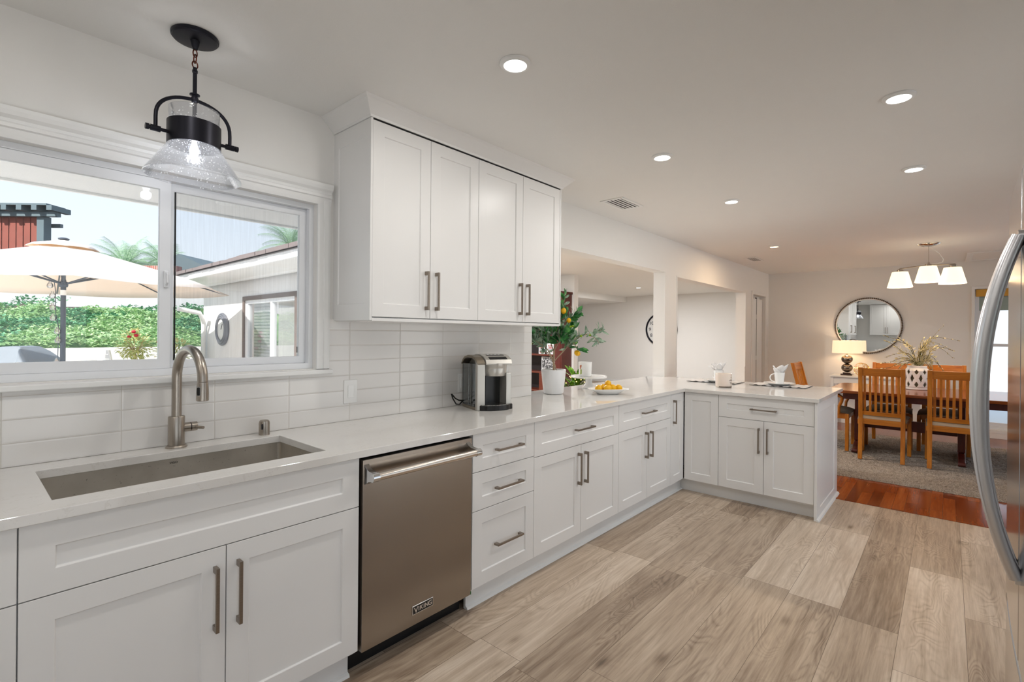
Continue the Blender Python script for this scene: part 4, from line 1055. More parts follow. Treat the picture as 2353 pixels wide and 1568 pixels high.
# place settings
def placemat_mat():
    g = NG('checked_placemat'); v = g.coord('Object')
    c = g.mix(g.noise(v, 120, 2), lin('dfdcd8'), lin('cfccc9'))
    g.bsdf(c, 0.8, 0, g.bump(g.noise(v, 260, 2), 0.4, 0.002)); return g.m
MT['placemat'] = placemat_mat(); MT['mat_edge'] = M('placemat_edging', '2a2c33', 0.8)
def placemat(cx_, cy_, lab, seed):
    RR = random.Random(seed)
    t = thing('placemat', lab, 'placemat', (cx_, cy_, 0.9145)); hx, hy = 0.155, 0.235; n = 40
    def wav(s, k): return 0.0015 + 0.0055 * max(0, math.sin(s * 6.5 * PI + seed)) * k
    bm = BMN(); G = []
    for i in range(13):
        row = []
        for j in range(n + 1):
            a = -1 + 2 * i / 12; b = -1 + 2 * j / n
            k = max(0, (abs(a) - 0.6) / 0.4) ** 2 if a < 0 else max(0, (abs(a) - 0.8) / 0.2) ** 2
            row.append(bm.verts.new((cx_ + a * hx, cy_ + b * hy, 0.9155 + wav(b, k))))
        G.append(row)
    for i in range(12):
        for j in range(n): bm.faces.new((G[i][j], G[i + 1][j], G[i + 1][j + 1], G[i][j + 1]))
    o = obj('cloth', bm, 'placemat', t, smooth=True); s = o.modifiers.new('thick', 'SOLIDIFY'); s.thickness = 0.0016; s.offset = 1
    e_ = BMN()
    for j in range(n):
        b0, b1 = -1 + 2 * j / n, -1 + 2 * (j + 1) / n
        for (xa, k) in ((-hx, 1),):
            tube(e_, [(cx_ + xa, cy_ + b0 * hy, 0.9163 + wav(b0, k)), (cx_ + xa, cy_ + b1 * hy, 0.9163 + wav(b1, k))], 0.0016, 6)
    tube(e_, [(cx_ - hx, cy_ - hy, 0.9163 + wav(-1, 1)), (cx_ + hx, cy_ - hy, 0.9168 + wav(-1, 0.2))], 0.0016, 6)
    obj('edging', e_, 'mat_edge', t)
placemat(5.045, -0.620, 'pale placemat with dark edging on the peninsula, nearer the living room post', 2)
placemat(5.110, -1.200, 'pale placemat with dark edging at the open end of the peninsula', 5)
def plate_at(x_, y_, lab):
    t = thing('plate', lab, 'plate', (x_, y_, 0.919))
    obj('dish', lt([(0, 0.0), (0.072, 0.0), (0.080, 0.003), (0.100, 0.013), (0.130, 0.021), (0.132, 0.023), (0.129, 0.0235), (0.100, 0.016), (0.078, 0.006), (0, 0.005)], (x_, y_, 0.919), 56, cap=False), 'ceramic', t, smooth=True)
plate_at(5.00, -0.655, 'white plate on the placemat nearer the living room post')
plate_at(5.110, -1.185, 'white plate on the placemat at the open end of the peninsula')
def mug(x_, y_, ha, lab, nap):
    z = 0.9248
    t = thing('mug', lab, 'mug', (x_, y_, z))
    b = obj('cup', lt([(0, 0.0), (0.032, 0.0), (0.036, 0.002), (0.037, 0.014), (0.0455, 0.112), (0.0445, 0.1135), (0.0425, 0.111), (0.034, 0.012), (0, 0.010)], (x_, y_, z), 40, cap=False), 'ceramic', t, smooth=True)
    pts = []
    for k in range(13):
        a = -PI / 2 + PI * k / 12
        rr = 0.038 + 0.042 * math.cos(a) ** 0.8 if 0 < k < 12 else 0.039
        pts.append((x_ + rr * math.cos(ha), y_ + rr * math.sin(ha), z + 0.062 + 0.036 * math.sin(a)))
    obj('handle', tb(pts, 0.0048, 10), 'ceramic', t, smooth=True)
    n = thing('napkin', nap, 'napkin', (x_, y_, z + 0.05)); RR = random.Random(int(x_ * 1000)); bm = BMN()
    for k in range(7):
        a = 2 * PI * k / 7 + RR.uniform(-.2, .2); out = RR.uniform(0.5, 1.5); H_ = RR.uniform(0.085, 0.135)
        c_ = Vector((x_, y_, z + 0.03)); d_ = Vector((math.cos(a), math.sin(a), 0)); s_ = Vector((-d_.y, d_.x, 0)); up = Vector((0, 0, 1))
        rows = []
        for (f, w_k) in ((0, 0.010), (0.45, 0.024), (0.72, 0.034), (0.88, 0.024), (1.0, 0.001)):
            p = c_ + d_ * (0.006 + 0.018 * f + 0.110 * out * max(0, f - 0.5)) + up * (0.03 + H_) * f
            rows.append([bm.verts.new(p - s_ * w_k - d_ * 0.006), bm.verts.new(p + d_ * 0.005), bm.verts.new(p + s_ * w_k - d_ * 0.006)])
        for r0, r1 in zip(rows, rows[1:]):
            for i in range(2): bm.faces.new((r0[i], r0[i + 1], r1[i + 1], r1[i]))
    o = obj('cloth', bm, 'napkin', n, smooth=True, angle=70); s = o.modifiers.new('thick', 'SOLIDIFY'); s.thickness = 0.0015
MT['napkin'] = M('white_napkin', 'f3f2f1', 0.8)
mug(4.995, -0.665, math.radians(60), 'white mug on the plate nearer the living room post', 'white napkin in the mug nearer the living room post')
mug(5.105, -1.190, math.radians(110), 'white mug with its handle to the left, at the open end of the peninsula', 'white napkin standing in the mug at the peninsula end')
jx2, jy2 = 4.575, -0.855
t = thing('jar_candle', 'cream jar candle with dark lettering in front of the placemats', 'candle', (jx2, jy2, 0.9145))
MT['wax'] = M('cream_wax', 'e6d8cb', 0.25, var=0.02, Subsurface_Weight=0.1); MT['tan_print'] = M('label_print', '6f6556', 0.6, var=0.0)
obj('jar', lt([(0, 0.0), (0.062, 0.0), (0.067, 0.004), (0.0690, 0.016), (0.0690, 0.121), (0.0675, 0.124), (0.0645, 0.121), (0.063, 0.110), (0, 0.108)], (jx2, jy2, 0.9145), 48, cap=False), 'wax', t, smooth=True)
def wrap_text(s, size, z, a_mid, rr, nm):
    cu_ = 0.0; n = len(s); adv = size * 0.66
    for i, ch in enumerate(s):
        if ch == ' ': continue
        a = a_mid + (i - (n - 1) / 2) * adv / rr
        m = Matrix.Translation((jx2 + rr * math.cos(a), jy2 + rr * math.sin(a), 0.9145 + z)) @ Matrix.Rotation(a + PI / 2, 4, 'Z') @ Matrix.Rotation(PI / 2, 4, 'X')
        text_mesh(nm, ch, size, 'tan_print', t, m, 0.0003)
AF = math.atan2(-_fwd.y, -_fwd.x)
wrap_text('PECAN', 0.013, 0.064, AF + 0.60, 0.0696, 'label_letter')
bm = BMN()
for (am, zz, wd) in ((0.74, 0.088, 5), (0.70, 0.071, 6), (0.68, 0.045, 8), (0.74, 0.037, 6)):   # lines of print too small to read
    for i in range(wd):
        a = AF + am + (i - wd / 2) * 0.045; c_ = Vector((jx2 + 0.0693 * math.cos(a), jy2 + 0.0693 * math.sin(a), 0.9145 + zz))
        box(bm, c_.x - 0.0009, c_.x + 0.0009, c_.y - 0.0009, c_.y + 0.0009, c_.z - 0.0016, c_.z + 0.0016)
obj('fine_print', bm, 'tan_print', t)
bm = BMN()
for i in range(26):
    a = AF - 0.95 + i * 0.075; h_ = 0.0035 + 0.003 * math.sin(i * 1.7) ** 2; c_ = Vector((jx2 + 0.0675 * math.cos(a), jy2 + 0.0675 * math.sin(a), 0.9145 + 0.008))
    box(bm, c_.x - 0.0018, c_.x + 0.0018, c_.y - 0.0018, c_.y + 0.0018, c_.z - h_, c_.z + h_ * 0.6)
obj('base_band', bm, 'tan_print', t)

# ================================================================== LIVING ROOM SEEN THROUGH THE PASS-THROUGH
t = thing('bookcase', 'dark wood bookcase behind the potted tree in the living room', 'bookcase', (7.22, 3.62, 0))
YA, YB, XA, XB = 2.76, 4.50, 7.05, 7.355
obj('side', bx(XA + 0.002, XB, YA, YA + 0.03, 0.0, 2.10), 'dark_wood', t, bevel=0.003); obj('side', bx(XA + 0.002, XB, YB - 0.03, YB, 0.0, 2.10), 'dark_wood', t, bevel=0.003)
obj('top', bx(XA - 0.02, XB, YA - 0.02, YB + 0.02, 2.10, 2.14), 'dark_wood', t, bevel=0.004)
obj('back', bx(XB - 0.012, XB, YA + 0.03, YB - 0.03, 0.0, 2.10), 'shelf_dark', t)
for z in (0.06, 0.36, 0.695, 1.015, 1.36, 1.72):
    obj('shelf', bx(XA, XB - 0.012, YA + 0.03, YB - 0.03, z - 0.028, z), 'shelf_wood', t, bevel=0.002)
obj('post', bx(XA - 0.004, XA + 0.02, 2.785, 2.90, 0.0, 2.10), 'dark_wood', t, bevel=0.002)
obj('post', bx(XA - 0.002, XA + 0.018, 3.10, 3.26, 0.06, 0.67), 'shelf_wood', t, bevel=0.002)
MT['paper'] = M('photo_mount', 'dfe2e4', 0.5)
g = NG('black_and_white_photo'); v = g.coord()
g.bsdf(g.ramp(g.noise(v, 26, 4, 0.7), [(0.40, '15161a'), (0.5, '6a6a6c'), (0.62, 'd8d8d8')]), 0.3); MT['bw_photo'] = g.m
g = NG('colour_photo'); v = g.coord()
g.bsdf(g.ramp(g.noise(v, 30, 3), [(0.3, '24323c'), (0.45, 'b9c0c2'), (0.6, 'b5303a'), (0.75, 'e6d9c8')]), 0.3); MT['col_photo'] = g.m
def frame(label, y0, y1, z0, h, pm, fm='paper', b=0.016, x=XA + 0.07):
    t = thing('framed_photo', label, 'photo', (x, (y0 + y1) / 2, z0 + 0.001))
    obj('frame', wall_x(x, x + 0.014, y0, y1, z0 + 0.001, z0 + h, [(y0 + b, y1 - b, z0 + b, z0 + h - b)]), fm, t, bevel=0.001)
    obj('photo', bx(x + 0.005, x + 0.010, y0 + b, y1 - b, z0 + b, z0 + h - b), pm, t)
    obj('stand', bx(x + 0.015, x + 0.06, (y0 + y1) / 2 - 0.01, (y0 + y1) / 2 + 0.01, z0 + 0.001, z0 + 0.05), 'black', t)
frame('small photo in a white frame on the bookcase, left of the tree trunk', 3.19, 3.33, 1.015, 0.165, 'col_photo')
frame('pale photo card with a red patch, high on the bookcase shelf behind the branches', 2.98, 3.14, 1.015, 0.20, 'col_photo', b=0.03)
frame('large black and white group photo on the lower bookcase shelf', 2.955, 3.26, 0.695, 0.27, 'bw_photo', b=0.008)
frame('small white card at the right end of the upper bookcase shelf', 2.80, 2.87, 1.015, 0.10, 'paper', b=0.02)
tag(obj('photo_album', bx(XA + 0.03, XA + 0.2, 2.80, 2.94, 0.696, 0.745), 'paper', bevel=0.003), 'cream album lying on the lower bookcase shelf', 'album')
# floor plant with fairy lights
R.seed(5)
lx_, ly_ = 5.98, 1.73
t = thing('floor_plant', 'broad-leaved green plant wound with small lights, behind the cake stand', 'plant', (lx_, ly_, 0))
obj('pot', lt([(0, 0), (0.13, 0), (0.17, 0.32), (0.175, 0.34), (0.16, 0.34), (0.155, 0.30), (0, 0.30)], (lx_, ly_, 0), 36, cap=False), 'dark_wood', t, smooth=True)
MT['broad_leaf'] = leaf_mat('broad_leaf', '1d3a0c', '45701a', '86a83a', 0.35)
bm = BMN()
for k in range(120):
    a = R.uniform(0, 2 * PI); el = R.uniform(0.25, 1.2); h = R.uniform(0.30, 0.78)
    d = Vector((math.cos(a) * math.cos(el), math.sin(a) * math.cos(el), math.sin(el)))
    leaf(bm, (lx_ + 0.04 * math.cos(a), ly_ + 0.04 * math.sin(a), h), d, Vector((0, 0, 1)) - d * 0.5, R.uniform(0.18, 0.28), R.uniform(0.04, 0.065), 0.1, 0.35)
obj('foliage', bm, 'broad_leaf', t)
MT['fairy'] = emis('fairy_light', 'ffc46a', 8.0)
pts = []
for k in range(60):
    a = k * 0.55; r_ = 0.12 + 0.05 * math.sin(k * 1.3); pts.append((lx_ + r_ * math.cos(a), ly_ + r_ * math.sin(a), 0.36 + 0.48 * k / 60))
ws = obj('light_wire', tb(pts, 0.0015, 5), 'bronze', t)
bm = BMN()
for p in pts[::3]: sphere(bm, (p[0] * 1.0, p[1], p[2]), 0.006, seg=8, rings=6)
for k in range(14):
    a = R.uniform(2.8, 4.6); sphere(bm, (lx_ + 0.2 * math.cos(a), ly_ + 0.2 * math.sin(a), R.uniform(0.5, 0.75)), 0.006, seg=8, rings=6)
obj('fairy_lights', bm, 'fairy', ws)
# wall clock on the living room end wall
ck = (12.585, 3.47, 1.535)
t = thing('wall_clock', 'large round wall clock in the living room, half hidden by the white post', 'clock', ck)
bm = BMN(); n = 64
rim = []
for k in range(n):
    a = 2 * PI * k / n; rim.append((12.565, ck[1] + 0.43 * math.cos(a), ck[2] + 0.43 * math.sin(a)))
obj('rim', tube(bm, rim, 0.024, 10, closed=True), 'bronze', t, smooth=True)
prof_ = [(math.cos(2 * PI * k / n) * 0.425, math.sin(2 * PI * k / n) * 0.425) for k in range(n)]
MT['clock_face'] = M('clock_face', 'e4e4e2', 0.5)
obj('dial', prism(BMN(), prof_, lambda a, b, d: (d, ck[1] + a, ck[2] + b), 12.572, 12.598), 'clock_face', t)
mx_ = Matrix.Rotation(-PI / 2, 4, 'Z') @ Matrix.Rotation(PI / 2, 4, 'X')
for k in range(1, 13):
    a = PI / 2 - 2 * PI * k / 12
    text_mesh('numeral', str(k), 0.13, 'bronze', t, Matrix.Translation((12.569, ck[1] - 0.33 * math.cos(a), ck[2] + 0.33 * math.sin(a))) @ mx_, 0.001)
for (L, a, w) in ((0.2, 0.7, 0.010), (0.29, 2.2, 0.007)):
    obj('hand', tb([(12.566, ck[1], ck[2]), (12.566, ck[1] - L * math.cos(a), ck[2] + L * math.sin(a))], w, 6), 'bronze', t)

# ================================================================== DINING ROOM
# rug
g = NG('shag_rug'); v = g.coord()
n1 = g.noise(v, 90, 4, 0.8); n2 = g.noise(v, 14, 3)
g.bsdf(g.ramp(g.math('ADD', g.math('MULTIPLY', n1, 0.85), g.math('MULTIPLY', n2, 0.15)), [(0.34, '6a5f53'), (0.45, '9c9083'), (0.54, 'bdb1a3'), (0.66, 'e0d6ca')]), 0.95, 0, g.bump(n1, 0.8, 0.02)); MT['rug'] = g.m
RX0, RX1, RY0, RY1 = 5.785, 8.50, -3.95, -0.62
bm = BMN(); nx, ny = 150, 180; RR = random.Random(3); G = []
for i in range(nx + 1):
    row = []
    for j in range(ny + 1):
        ed = i in (0, nx) or j in (0, ny)
        row.append(bm.verts.new((RX0 + (RX1 - RX0) * i / nx + (0 if ed else RR.uniform(-.006, .006)), RY0 + (RY1 - RY0) * j / ny, 0.002 if ed else 0.012 + RR.random() * 0.012)))
    G.append(row)
for i in range(nx):
    for j in range(ny): bm.faces.new((G[i][j], G[i + 1][j], G[i + 1][j + 1], G[i][j + 1]))
tag(obj('rug', bm, 'rug', origin=(0, 0, 0)), 'thick taupe shag rug under the dining table', 'rug')
# dining table
TX0, TX1, TY0, TY1 = 6.745, 7.93, -3.45, -1.30
t = thing('dining_table', 'long dark brown trestle dining table carrying a white vase', 'dining table', ((TX0 + TX1) / 2, (TY0 + TY1) / 2, 0.0255))
top = []
for k in range(48):
    a = 2 * PI * k / 48; ca, sa = math.cos(a), math.sin(a); top.append(((TX0 + TX1) / 2 + math.copysign(abs(ca) ** 0.18, ca) * (TX1 - TX0) / 2, (TY0 + TY1) / 2 + math.copysign(abs(sa) ** 0.18, sa) * (TY1 - TY0) / 2))
obj('tabletop', prism(BMN(), top, lambda a, b, d: (a, b, d), 0.728, 0.760), 'table_wood', t, bevel=0.007, seg=3)
ap = cells(BMN(), [6.89, 6.915, 7.76, 7.785], [-3.30, -3.275, -1.475, -1.45], lambda a, b: not (6.915 < a < 7.76 and -3.275 < b < -1.475), lambda a, b, d: (a, b, d), 0.650, 0.7275)
obj('apron', ap, 'dark_wood', t, bevel=0.003)
for yc in (-2.50, -1.562):
    obj('trestle_post', bx(7.20, 7.47, yc - 0.031, yc + 0.031, 0.126, 0.65), 'dark_wood', t, bevel=0.006)
    ft = [(-0.40, 0.0), (0.40, 0.0), (0.415, 0.02), (0.40, 0.045), (0.30, 0.06), (0.16, 0.095), (0.08, 0.10), (-0.08, 0.10), (-0.16, 0.095), (-0.30, 0.06), (-0.40, 0.045), (-0.415, 0.02)]
    obj('trestle_foot', prism(BMN(), ft, lambda a, b, d: (7.335 + a, d, 0.0255 + b), yc - 0.031, yc + 0.031), 'dark_wood', t, bevel=0.006)
obj('stretcher', bx(7.31, 7.36, -2.468, -1.594, 0.28, 0.40), 'dark_wood', t, bevel=0.004)
# chairs: local frame, seat centre at 0,0, faces +x
LEAN = 0.12
def recline(z, d0=0.0):   # how far the back post leans behind the seat at height z
    return -0.225 - max(0, z - 0.46) * LEAN - (0.46 - min(z, 0.46)) ** 2 * 0.22
def make_chair(arms=False, wd=0.415):
    t = thing('dining_chair', 'x', 'chair', (0, 0, 0))
    hw = wd / 2
    zs = [0.0, 0.12, 0.28, 0.40, 0.46, 0.60, 0.75, 0.90, 1.015]
    for s in (-1, 1):
        a = [(recline(z) - 0.020 + 0.004 * (z < 0.1), z) for z in zs]; b = [(recline(z) + 0.020, z) for z in zs][::-1]
        obj('leg', prism(BMN(), a + b, lambda p, q_, d: (p, d, q_), s * hw - 0.02 * (1 + s), s * hw + 0.02 * (1 - s)), 'oak', t, bevel=0.003)
        obj('leg', bx(0.215, 0.253, s * (hw + 0.012) - 0.019, s * (hw + 0.012) + 0.019, 0.0, 0.44), 'oak', t, bevel=0.004)
    def rail(nm, z0, z1, th=0.022, off=0.0, arch=0.0):
        bm = BMN(); n = 10; V_ = []
        for i in range(n + 1):
            y = -hw + 0.035 + (wd - 0.07) * i / n
            cv = 0.014 * (1 - (2 * i / n - 1) ** 2)
            V_.append([bm.verts.new((recline(z) + o - cv + off, y, z + (arch if z == z1 else 0))) for z, o in ((z0, -th / 2), (z0, th / 2), (z1, th / 2), (z1, -th / 2))])
        for A, B_ in zip(V_, V_[1:]):
            for k in range(4): bm.faces.new((A[k], A[(k + 1) % 4], B_[(k + 1) % 4], B_[k]))
        bm.faces.new(V_[0]); bm.faces.new(V_[-1][::-1])
        return obj(nm, bm, 'oak_y', t, bevel=0.003)
    rail('top_rail', 0.925, 1.010); rail('bottom_rail', 0.487, 0.530)
    obj('seat_rail', bx(-0.238, -0.214, -hw + 0.02, hw - 0.02, 0.385, 0.445), 'oak_y', t, bevel=0.003)
    for s in (-1, 1): obj('seat_rail', bx(-0.205, 0.215, s * hw - 0.011 - 0.0 * s, s * hw + 0.011, 0.375, 0.435), 'oak', t, bevel=0.003)
    obj('seat_rail', bx(0.222, 0.244, -hw, hw, 0.375, 0.435), 'oak_y', t, bevel=0.003)
    for i in range(7):
        y = -hw + 0.058 + (wd - 0.116) * i / 6
        cv = 0.014 * (1 - (2 * i / 6 - 1) ** 2) * 0.9
        zz = [0.528, 0.66, 0.80, 0.928]
        a = [(recline(z) - 0.006 - cv, z) for z in zz]; b = [(recline(z) + 0.006 - cv, z) for z in zz][::-1]
        obj('slat', prism(BMN(), a + b, lambda p, q_, d: (p, d, q_), y - 0.0115, y + 0.0115), 'oak', t, bevel=0.002)
    # padded seat
    bm = BMN(); n = 14; top = {}
    def sz(a, b): return 0.492 - 0.034 * (abs(a) ** 3.2) * 1.0 - 0.030 * (abs(b) ** 3.2)
    T_ = [[bm.verts.new((0.022 + 0.245 * (-1 + 2 * i / n), (hw + 0.028) * (-1 + 2 * j / n) * (1 - 0.07 * (1 - i / n)), sz(-1 + 2 * i / n, -1 + 2 * j / n))) for j in range(n + 1)] for i in range(n + 1)]
    for i in range(n):
        for j in range(n): bm.faces.new((T_[i][j], T_[i + 1][j], T_[i + 1][j + 1], T_[i][j + 1]))
    bd_ = [T_[i][0] for i in range(n + 1)] + [T_[n][j] for j in range(1, n + 1)] + [T_[i][n] for i in range(n - 1, -1, -1)] + [T_[0][j] for j in range(n - 1, 0, -1)]
    low = [bm.verts.new((v_.co.x * 0.98, v_.co.y * 0.97, 0.4405)) for v_ in bd_]
    for k in range(len(bd_)): bm.faces.new((bd_[k], bd_[(k + 1) % len(bd_)], low[(k + 1) % len(bd_)], low[k]))
    bm.faces.new(low)
    obj('seat', bm, 'taupe', t, smooth=True, angle=60)
    obj('dust_cover', bx(-0.2305, -0.2225, -hw + 0.021, hw - 0.021, 0.4455, 0.480), 'dust_cloth', t, bevel=0.002)
    if arms:
        for s in (-1, 1):
            pts = [(recline(0.66) + 0.02, s * hw * 1.0, 0.665), (-0.12, s * (hw + 0.035), 0.672), (0.02, s * (hw + 0.050), 0.668), (0.15, s * (hw + 0.050), 0.655), (0.19, s * (hw + 0.048), 0.63), (0.18, s * (hw + 0.046), 0.58), (0.155, s * (hw + 0.040), 0.52), (0.15, s * (hw + 0.030), 0.44)]
            obj('arm', tb(pts, [0.017, 0.019, 0.021, 0.021, 0.020, 0.018, 0.016, 0.016], 10), 'oak', t, smooth=True)
    return t
RUGZ = 0.0255
ch = make_chair()
def put_chair(o, x, y, a, lab):
    o.location = (x, y, RUGZ); o.rotation_euler = (0, 0, a); o['label'] = lab; o['group'] = 'wooden slat-back dining chairs'
put_chair(ch, 6.905, -1.838, 0.0, 'slat-back oak chair seen from behind, left of the white vase')
c2 = copy_tree(ch); put_chair(c2, 6.905, -2.432, 0.0, 'slat-back oak chair seen from behind, right of the vase and cut by the fridge handle')
c3 = copy_tree(ch); put_chair(c3, 7.80, -1.83, PI, 'slat-back oak chair across the table, directly behind the left chair')
c4 = copy_tree(ch); put_chair(c4, 7.80, -2.345, PI, 'slat-back oak chair across the table, to the right behind the vase')
LEAN = 0.24
ca = make_chair(True, 0.46)
put_chair(ca, 7.22, -1.25, -PI / 2, 'oak armchair at the left head of the dining table')
del ca['group']

# vase: white lattice ceramic
VX, VY = 7.545, -2.105
t = thing('vase', 'white ceramic vase with diamond cut-outs on the dining table', 'vase', (VX, VY, 0.761))
obj('base', lt([(0, 0), (0.112, 0), (0.118, 0.004), (0.118, 0.016), (0.112, 0.020), (0.116, 0.030), (0.113, 0.034), (0, 0.030)], (VX, VY, 0.761), 48, cap=False), 'ceramic', t, smooth=True)
bm = BMN(); NA, NZ = 120, 44; rows = []
def vr(h): return 0.1195 if h < 0.225 else 0.1195 - (h - 0.225) ** 0.8 * 0.85
hs = [0.030 + 0.250 * j / NZ for j in range(NZ + 1)]
for h in hs:
    r_ = 0.117 + 0.003 * math.sin(h * 14) if h < 0.225 else 0.117 - 0.022 * min(1, (h - 0.225) / 0.03)
    rows.append([bm.verts.new((VX + r_ * math.cos(2 * PI * k / NA), VY + r_ * math.sin(2 * PI * k / NA), 0.761 + h)) for k in range(NA)])
nd = 9
for j in range(NZ):
    for k in range(NA):
        hc = (hs[j] + hs[j + 1]) / 2; a = (k + 0.5) / NA * nd; cut = False
        for q_, (zc_, hh) in enumerate(((0.062, 0.044), (0.135, 0.060), (0.208, 0.040))):
            off = 0.5 * (q_ % 2); f = (a + off) % 1.0 - 0.5
            if abs(f) / 0.24 + abs(hc - zc_) / (hh * 0.80) < 1: cut = True
        if not cut: bm.faces.new((rows[j][k], rows[j][(k + 1) % NA], rows[j + 1][(k + 1) % NA], rows[j + 1][k]))
o = obj('lattice', bm, 'ceramic', t, smooth=True, angle=80); s = o.modifiers.new('wall', 'SOLIDIFY'); s.thickness = 0.007; s.offset = -1
MT['vase_in'] = M('vase_liner', '8d8467', 0.6, var=0.3, vs=30)
obj('liner', lt([(0, 0.032), (0.085, 0.032), (0.088, 0.24), (0.082, 0.24), (0.078, 0.040), (0, 0.040)], (VX, VY, 0.761), 32, cap=False), 'vase_in', t, smooth=True)
# arching branches with cream buds
R.seed(11)
MT['twig'] = M('green_twig', '6f6a35', 0.6, var=0.3, vs=30); MT['bud'] = M('cream_bud', 'e9dfae', 0.5, var=0.25, vs=40); MT['vtip'] = M('brown_bud', '7a6a4a', 0.6)
t = thing('flower_branches', 'spray of arching twigs with cream buds in the white vase', 'branches', (VX, VY, 1.0))
tw, bu, tp2 = BMN(), BMN(), BMN()
def vp(du, dv, dep=0.0): return Vector((VX, VY, 0.761)) + _rt * (du * 5.875 / F_PX) + Vector((0, 0, dv * 5.875 / F_PX)) + _fwd * dep
stems = [((4, 62), (8, 82), (22, 104), (36, 122), (58, 146)), ((4, 62), (10, 92), (34, 118), (62, 118), (96, 113)), ((4, 62), (12, 90), (30, 108), (58, 104), (84, 92)),
         ((4, 62), (14, 84), (34, 98), (60, 96), (80, 90)), ((6, 60), (18, 70), (26, 90), (44, 94), (66, 74)), ((6, 60), (20, 76), (40, 76), (58, 62), (68, 50)),
         ((6, 60), (22, 72), (36, 66), (46, 54), (50, 44)), ((6, 60), (24, 66), (46, 64), (62, 54), (72, 44)), ((4, 60), (14, 66), (26, 56), (32, 46), (34, 40)),
         ((0, 60), (-12, 88), (-26, 102), (-46, 108), (-66, 110)), ((0, 60), (-14, 92), (-34, 112), (-52, 116), (-70, 122)), ((0, 60), (-18, 74), (-42, 92), (-62, 106), (-72, 110)),
         ((0, 60), (-18, 78), (-40, 84), (-62, 80), (-82, 74)), ((0, 60), (-20, 70), (-44, 70), (-66, 62), (-86, 60)), ((0, 60), (-20, 66), (-44, 60), (-64, 50), (-82, 48)),
         ((0, 60), (-16, 62), (-36, 56), (-50, 46), (-60, 40)), ((0, 60), (2, 78), (6, 90), (4, 104), (10, 116)), ((2, 60), (14, 80), (20, 96), (24, 108), (30, 118))]
for i, st in enumerate(stems):
    dep = R.uniform(-0.10, 0.10)
    ctl = [vp(a, b - (6 if k == 0 else 0), dep * (k / 4)) for k, (a, b) in enumerate(st)]
    fine = []
    for k in range(4):
        p0, p1, p2, p3 = ctl[max(k - 1, 0)], ctl[k], ctl[k + 1], ctl[min(k + 2, 4)]
        for f in (0, 0.25, 0.5, 0.75):
            fine.append(0.5 * ((2 * p1) + (p2 - p0) * f + (2 * p0 - 5 * p1 + 4 * p2 - p3) * f * f + (3 * p1 - p0 - 3 * p2 + p3) * f ** 3))
    fine.append(ctl[4]); m_ = len(fine)
    tube(tw, fine, [0.0042 * (1 - 0.8 * k / m_) for k in range(m_)], 6)
    for k in range(1, m_ * 2):
        p, d = fine[min(k // 2, m_ - 1)], (fine[min(k // 2 + 1, m_ - 1)] - fine[max(k // 2 - 1, 0)]).normalized()
        sd = Vector((R.uniform(-1, 1), R.uniform(-1, 1), R.uniform(-.6, 1))).normalized()
        if k < m_ * 1.15:
            leaf(bu, p + sd * 0.012, (d + sd).normalized(), sd, R.uniform(0.024, 0.042), R.uniform(0.010, 0.017), 0.2)
            if R.random() < 0.8: leaf(bu, p - sd * 0.012, (d - sd).normalized(), sd, R.uniform(0.022, 0.04), R.uniform(0.010, 0.016), 0.2)
        elif k % 4 == 0:
            sphere(tp2, p, 0.0038, 1, 1, 1.6, 6, 5); leaf(bu, p, (d + sd * 0.5).normalized(), sd, 0.03, 0.013)
obj('twig', tw, 'twig', t, smooth=True); obj('buds', bu, 'bud', t)['kind'] = 'stuff'; obj('bud_tips', tp2, 'vtip', t)['kind'] = 'stuff'

# chandelier
HX = 7.39
t = thing('chandelier', 'three-light brushed nickel pendant bar with frosted shades above the table', 'chandelier', (HX, -2.206, ZC))
obj('canopy', lt([(0, -0.034), (0.02, -0.034), (0.05, -0.030), (0.095, -0.014), (0.110, -0.005), (0.110, -0.0005), (0, -0.0005)], (HX, -2.206, ZC), 40, sx=0.75), 'chrome', t, smooth=True)
obj('cord', tb([(HX, -2.206, ZC - 0.03), (HX, -2.207, 2.243)], 0.0018, 6), 'nickel', t)
obj('cord', tb([(HX, -2.216, ZC - 0.032), (HX, -2.25, 2.39), (HX, -2.30, 2.34), (HX, -2.335, 2.27), (HX, -2.33, 2.24), (HX, -2.29, 2.225), (HX, -2.22, 2.225)], 0.0035, 8), 'trim', t, smooth=True)
obj('bar', tb([(HX, -1.925, 2.176), (HX, -1.945, 2.192), (HX, -2.08, 2.204), (HX, -2.21, 2.215), (HX, -2.33, 2.210), (HX, -2.435, 2.207), (HX, -2.442, 2.195)], 0.0075, 12), 'nickel', t, smooth=True)
obj('hub', lt([(0, 2.195), (0.022, 2.195), (0.022, 2.222), (0.009, 2.226), (0.009, 2.245), (0, 2.245)], (HX, -2.207, 0), 20), 'nickel', t, smooth=True)
for (yy, z1, lab) in ((-1.945, 2.155, 0), (-2.203, 2.197, 1), (-2.415, 2.172, 2)):
    xx = HX - (0.05 if lab == 1 else 0)
    sh = obj('lamp_shade', lt([(0.030, z1), (0.078, z1 - 0.004), (0.080, z1 - 0.012), (0.124, z1 - 0.185), (0.1205, z1 - 0.185), (0.077, z1 - 0.010), (0.030, z1 - 0.006)], (xx, yy, 0), 48, cap=False), 'glow_shade', t, smooth=True)
    obj('shade_holder', lt([(0, z1 + 0.022), (0.030, z1 + 0.022), (0.032, z1 + 0.002), (0.032, z1 - 0.006), (0, z1 - 0.006)], (xx, yy, 0), 24), 'nickel', sh, smooth=True)
    point_light('lamp', (xx, yy, z1 - 0.11), 7.5, WARM, 0.03, t)
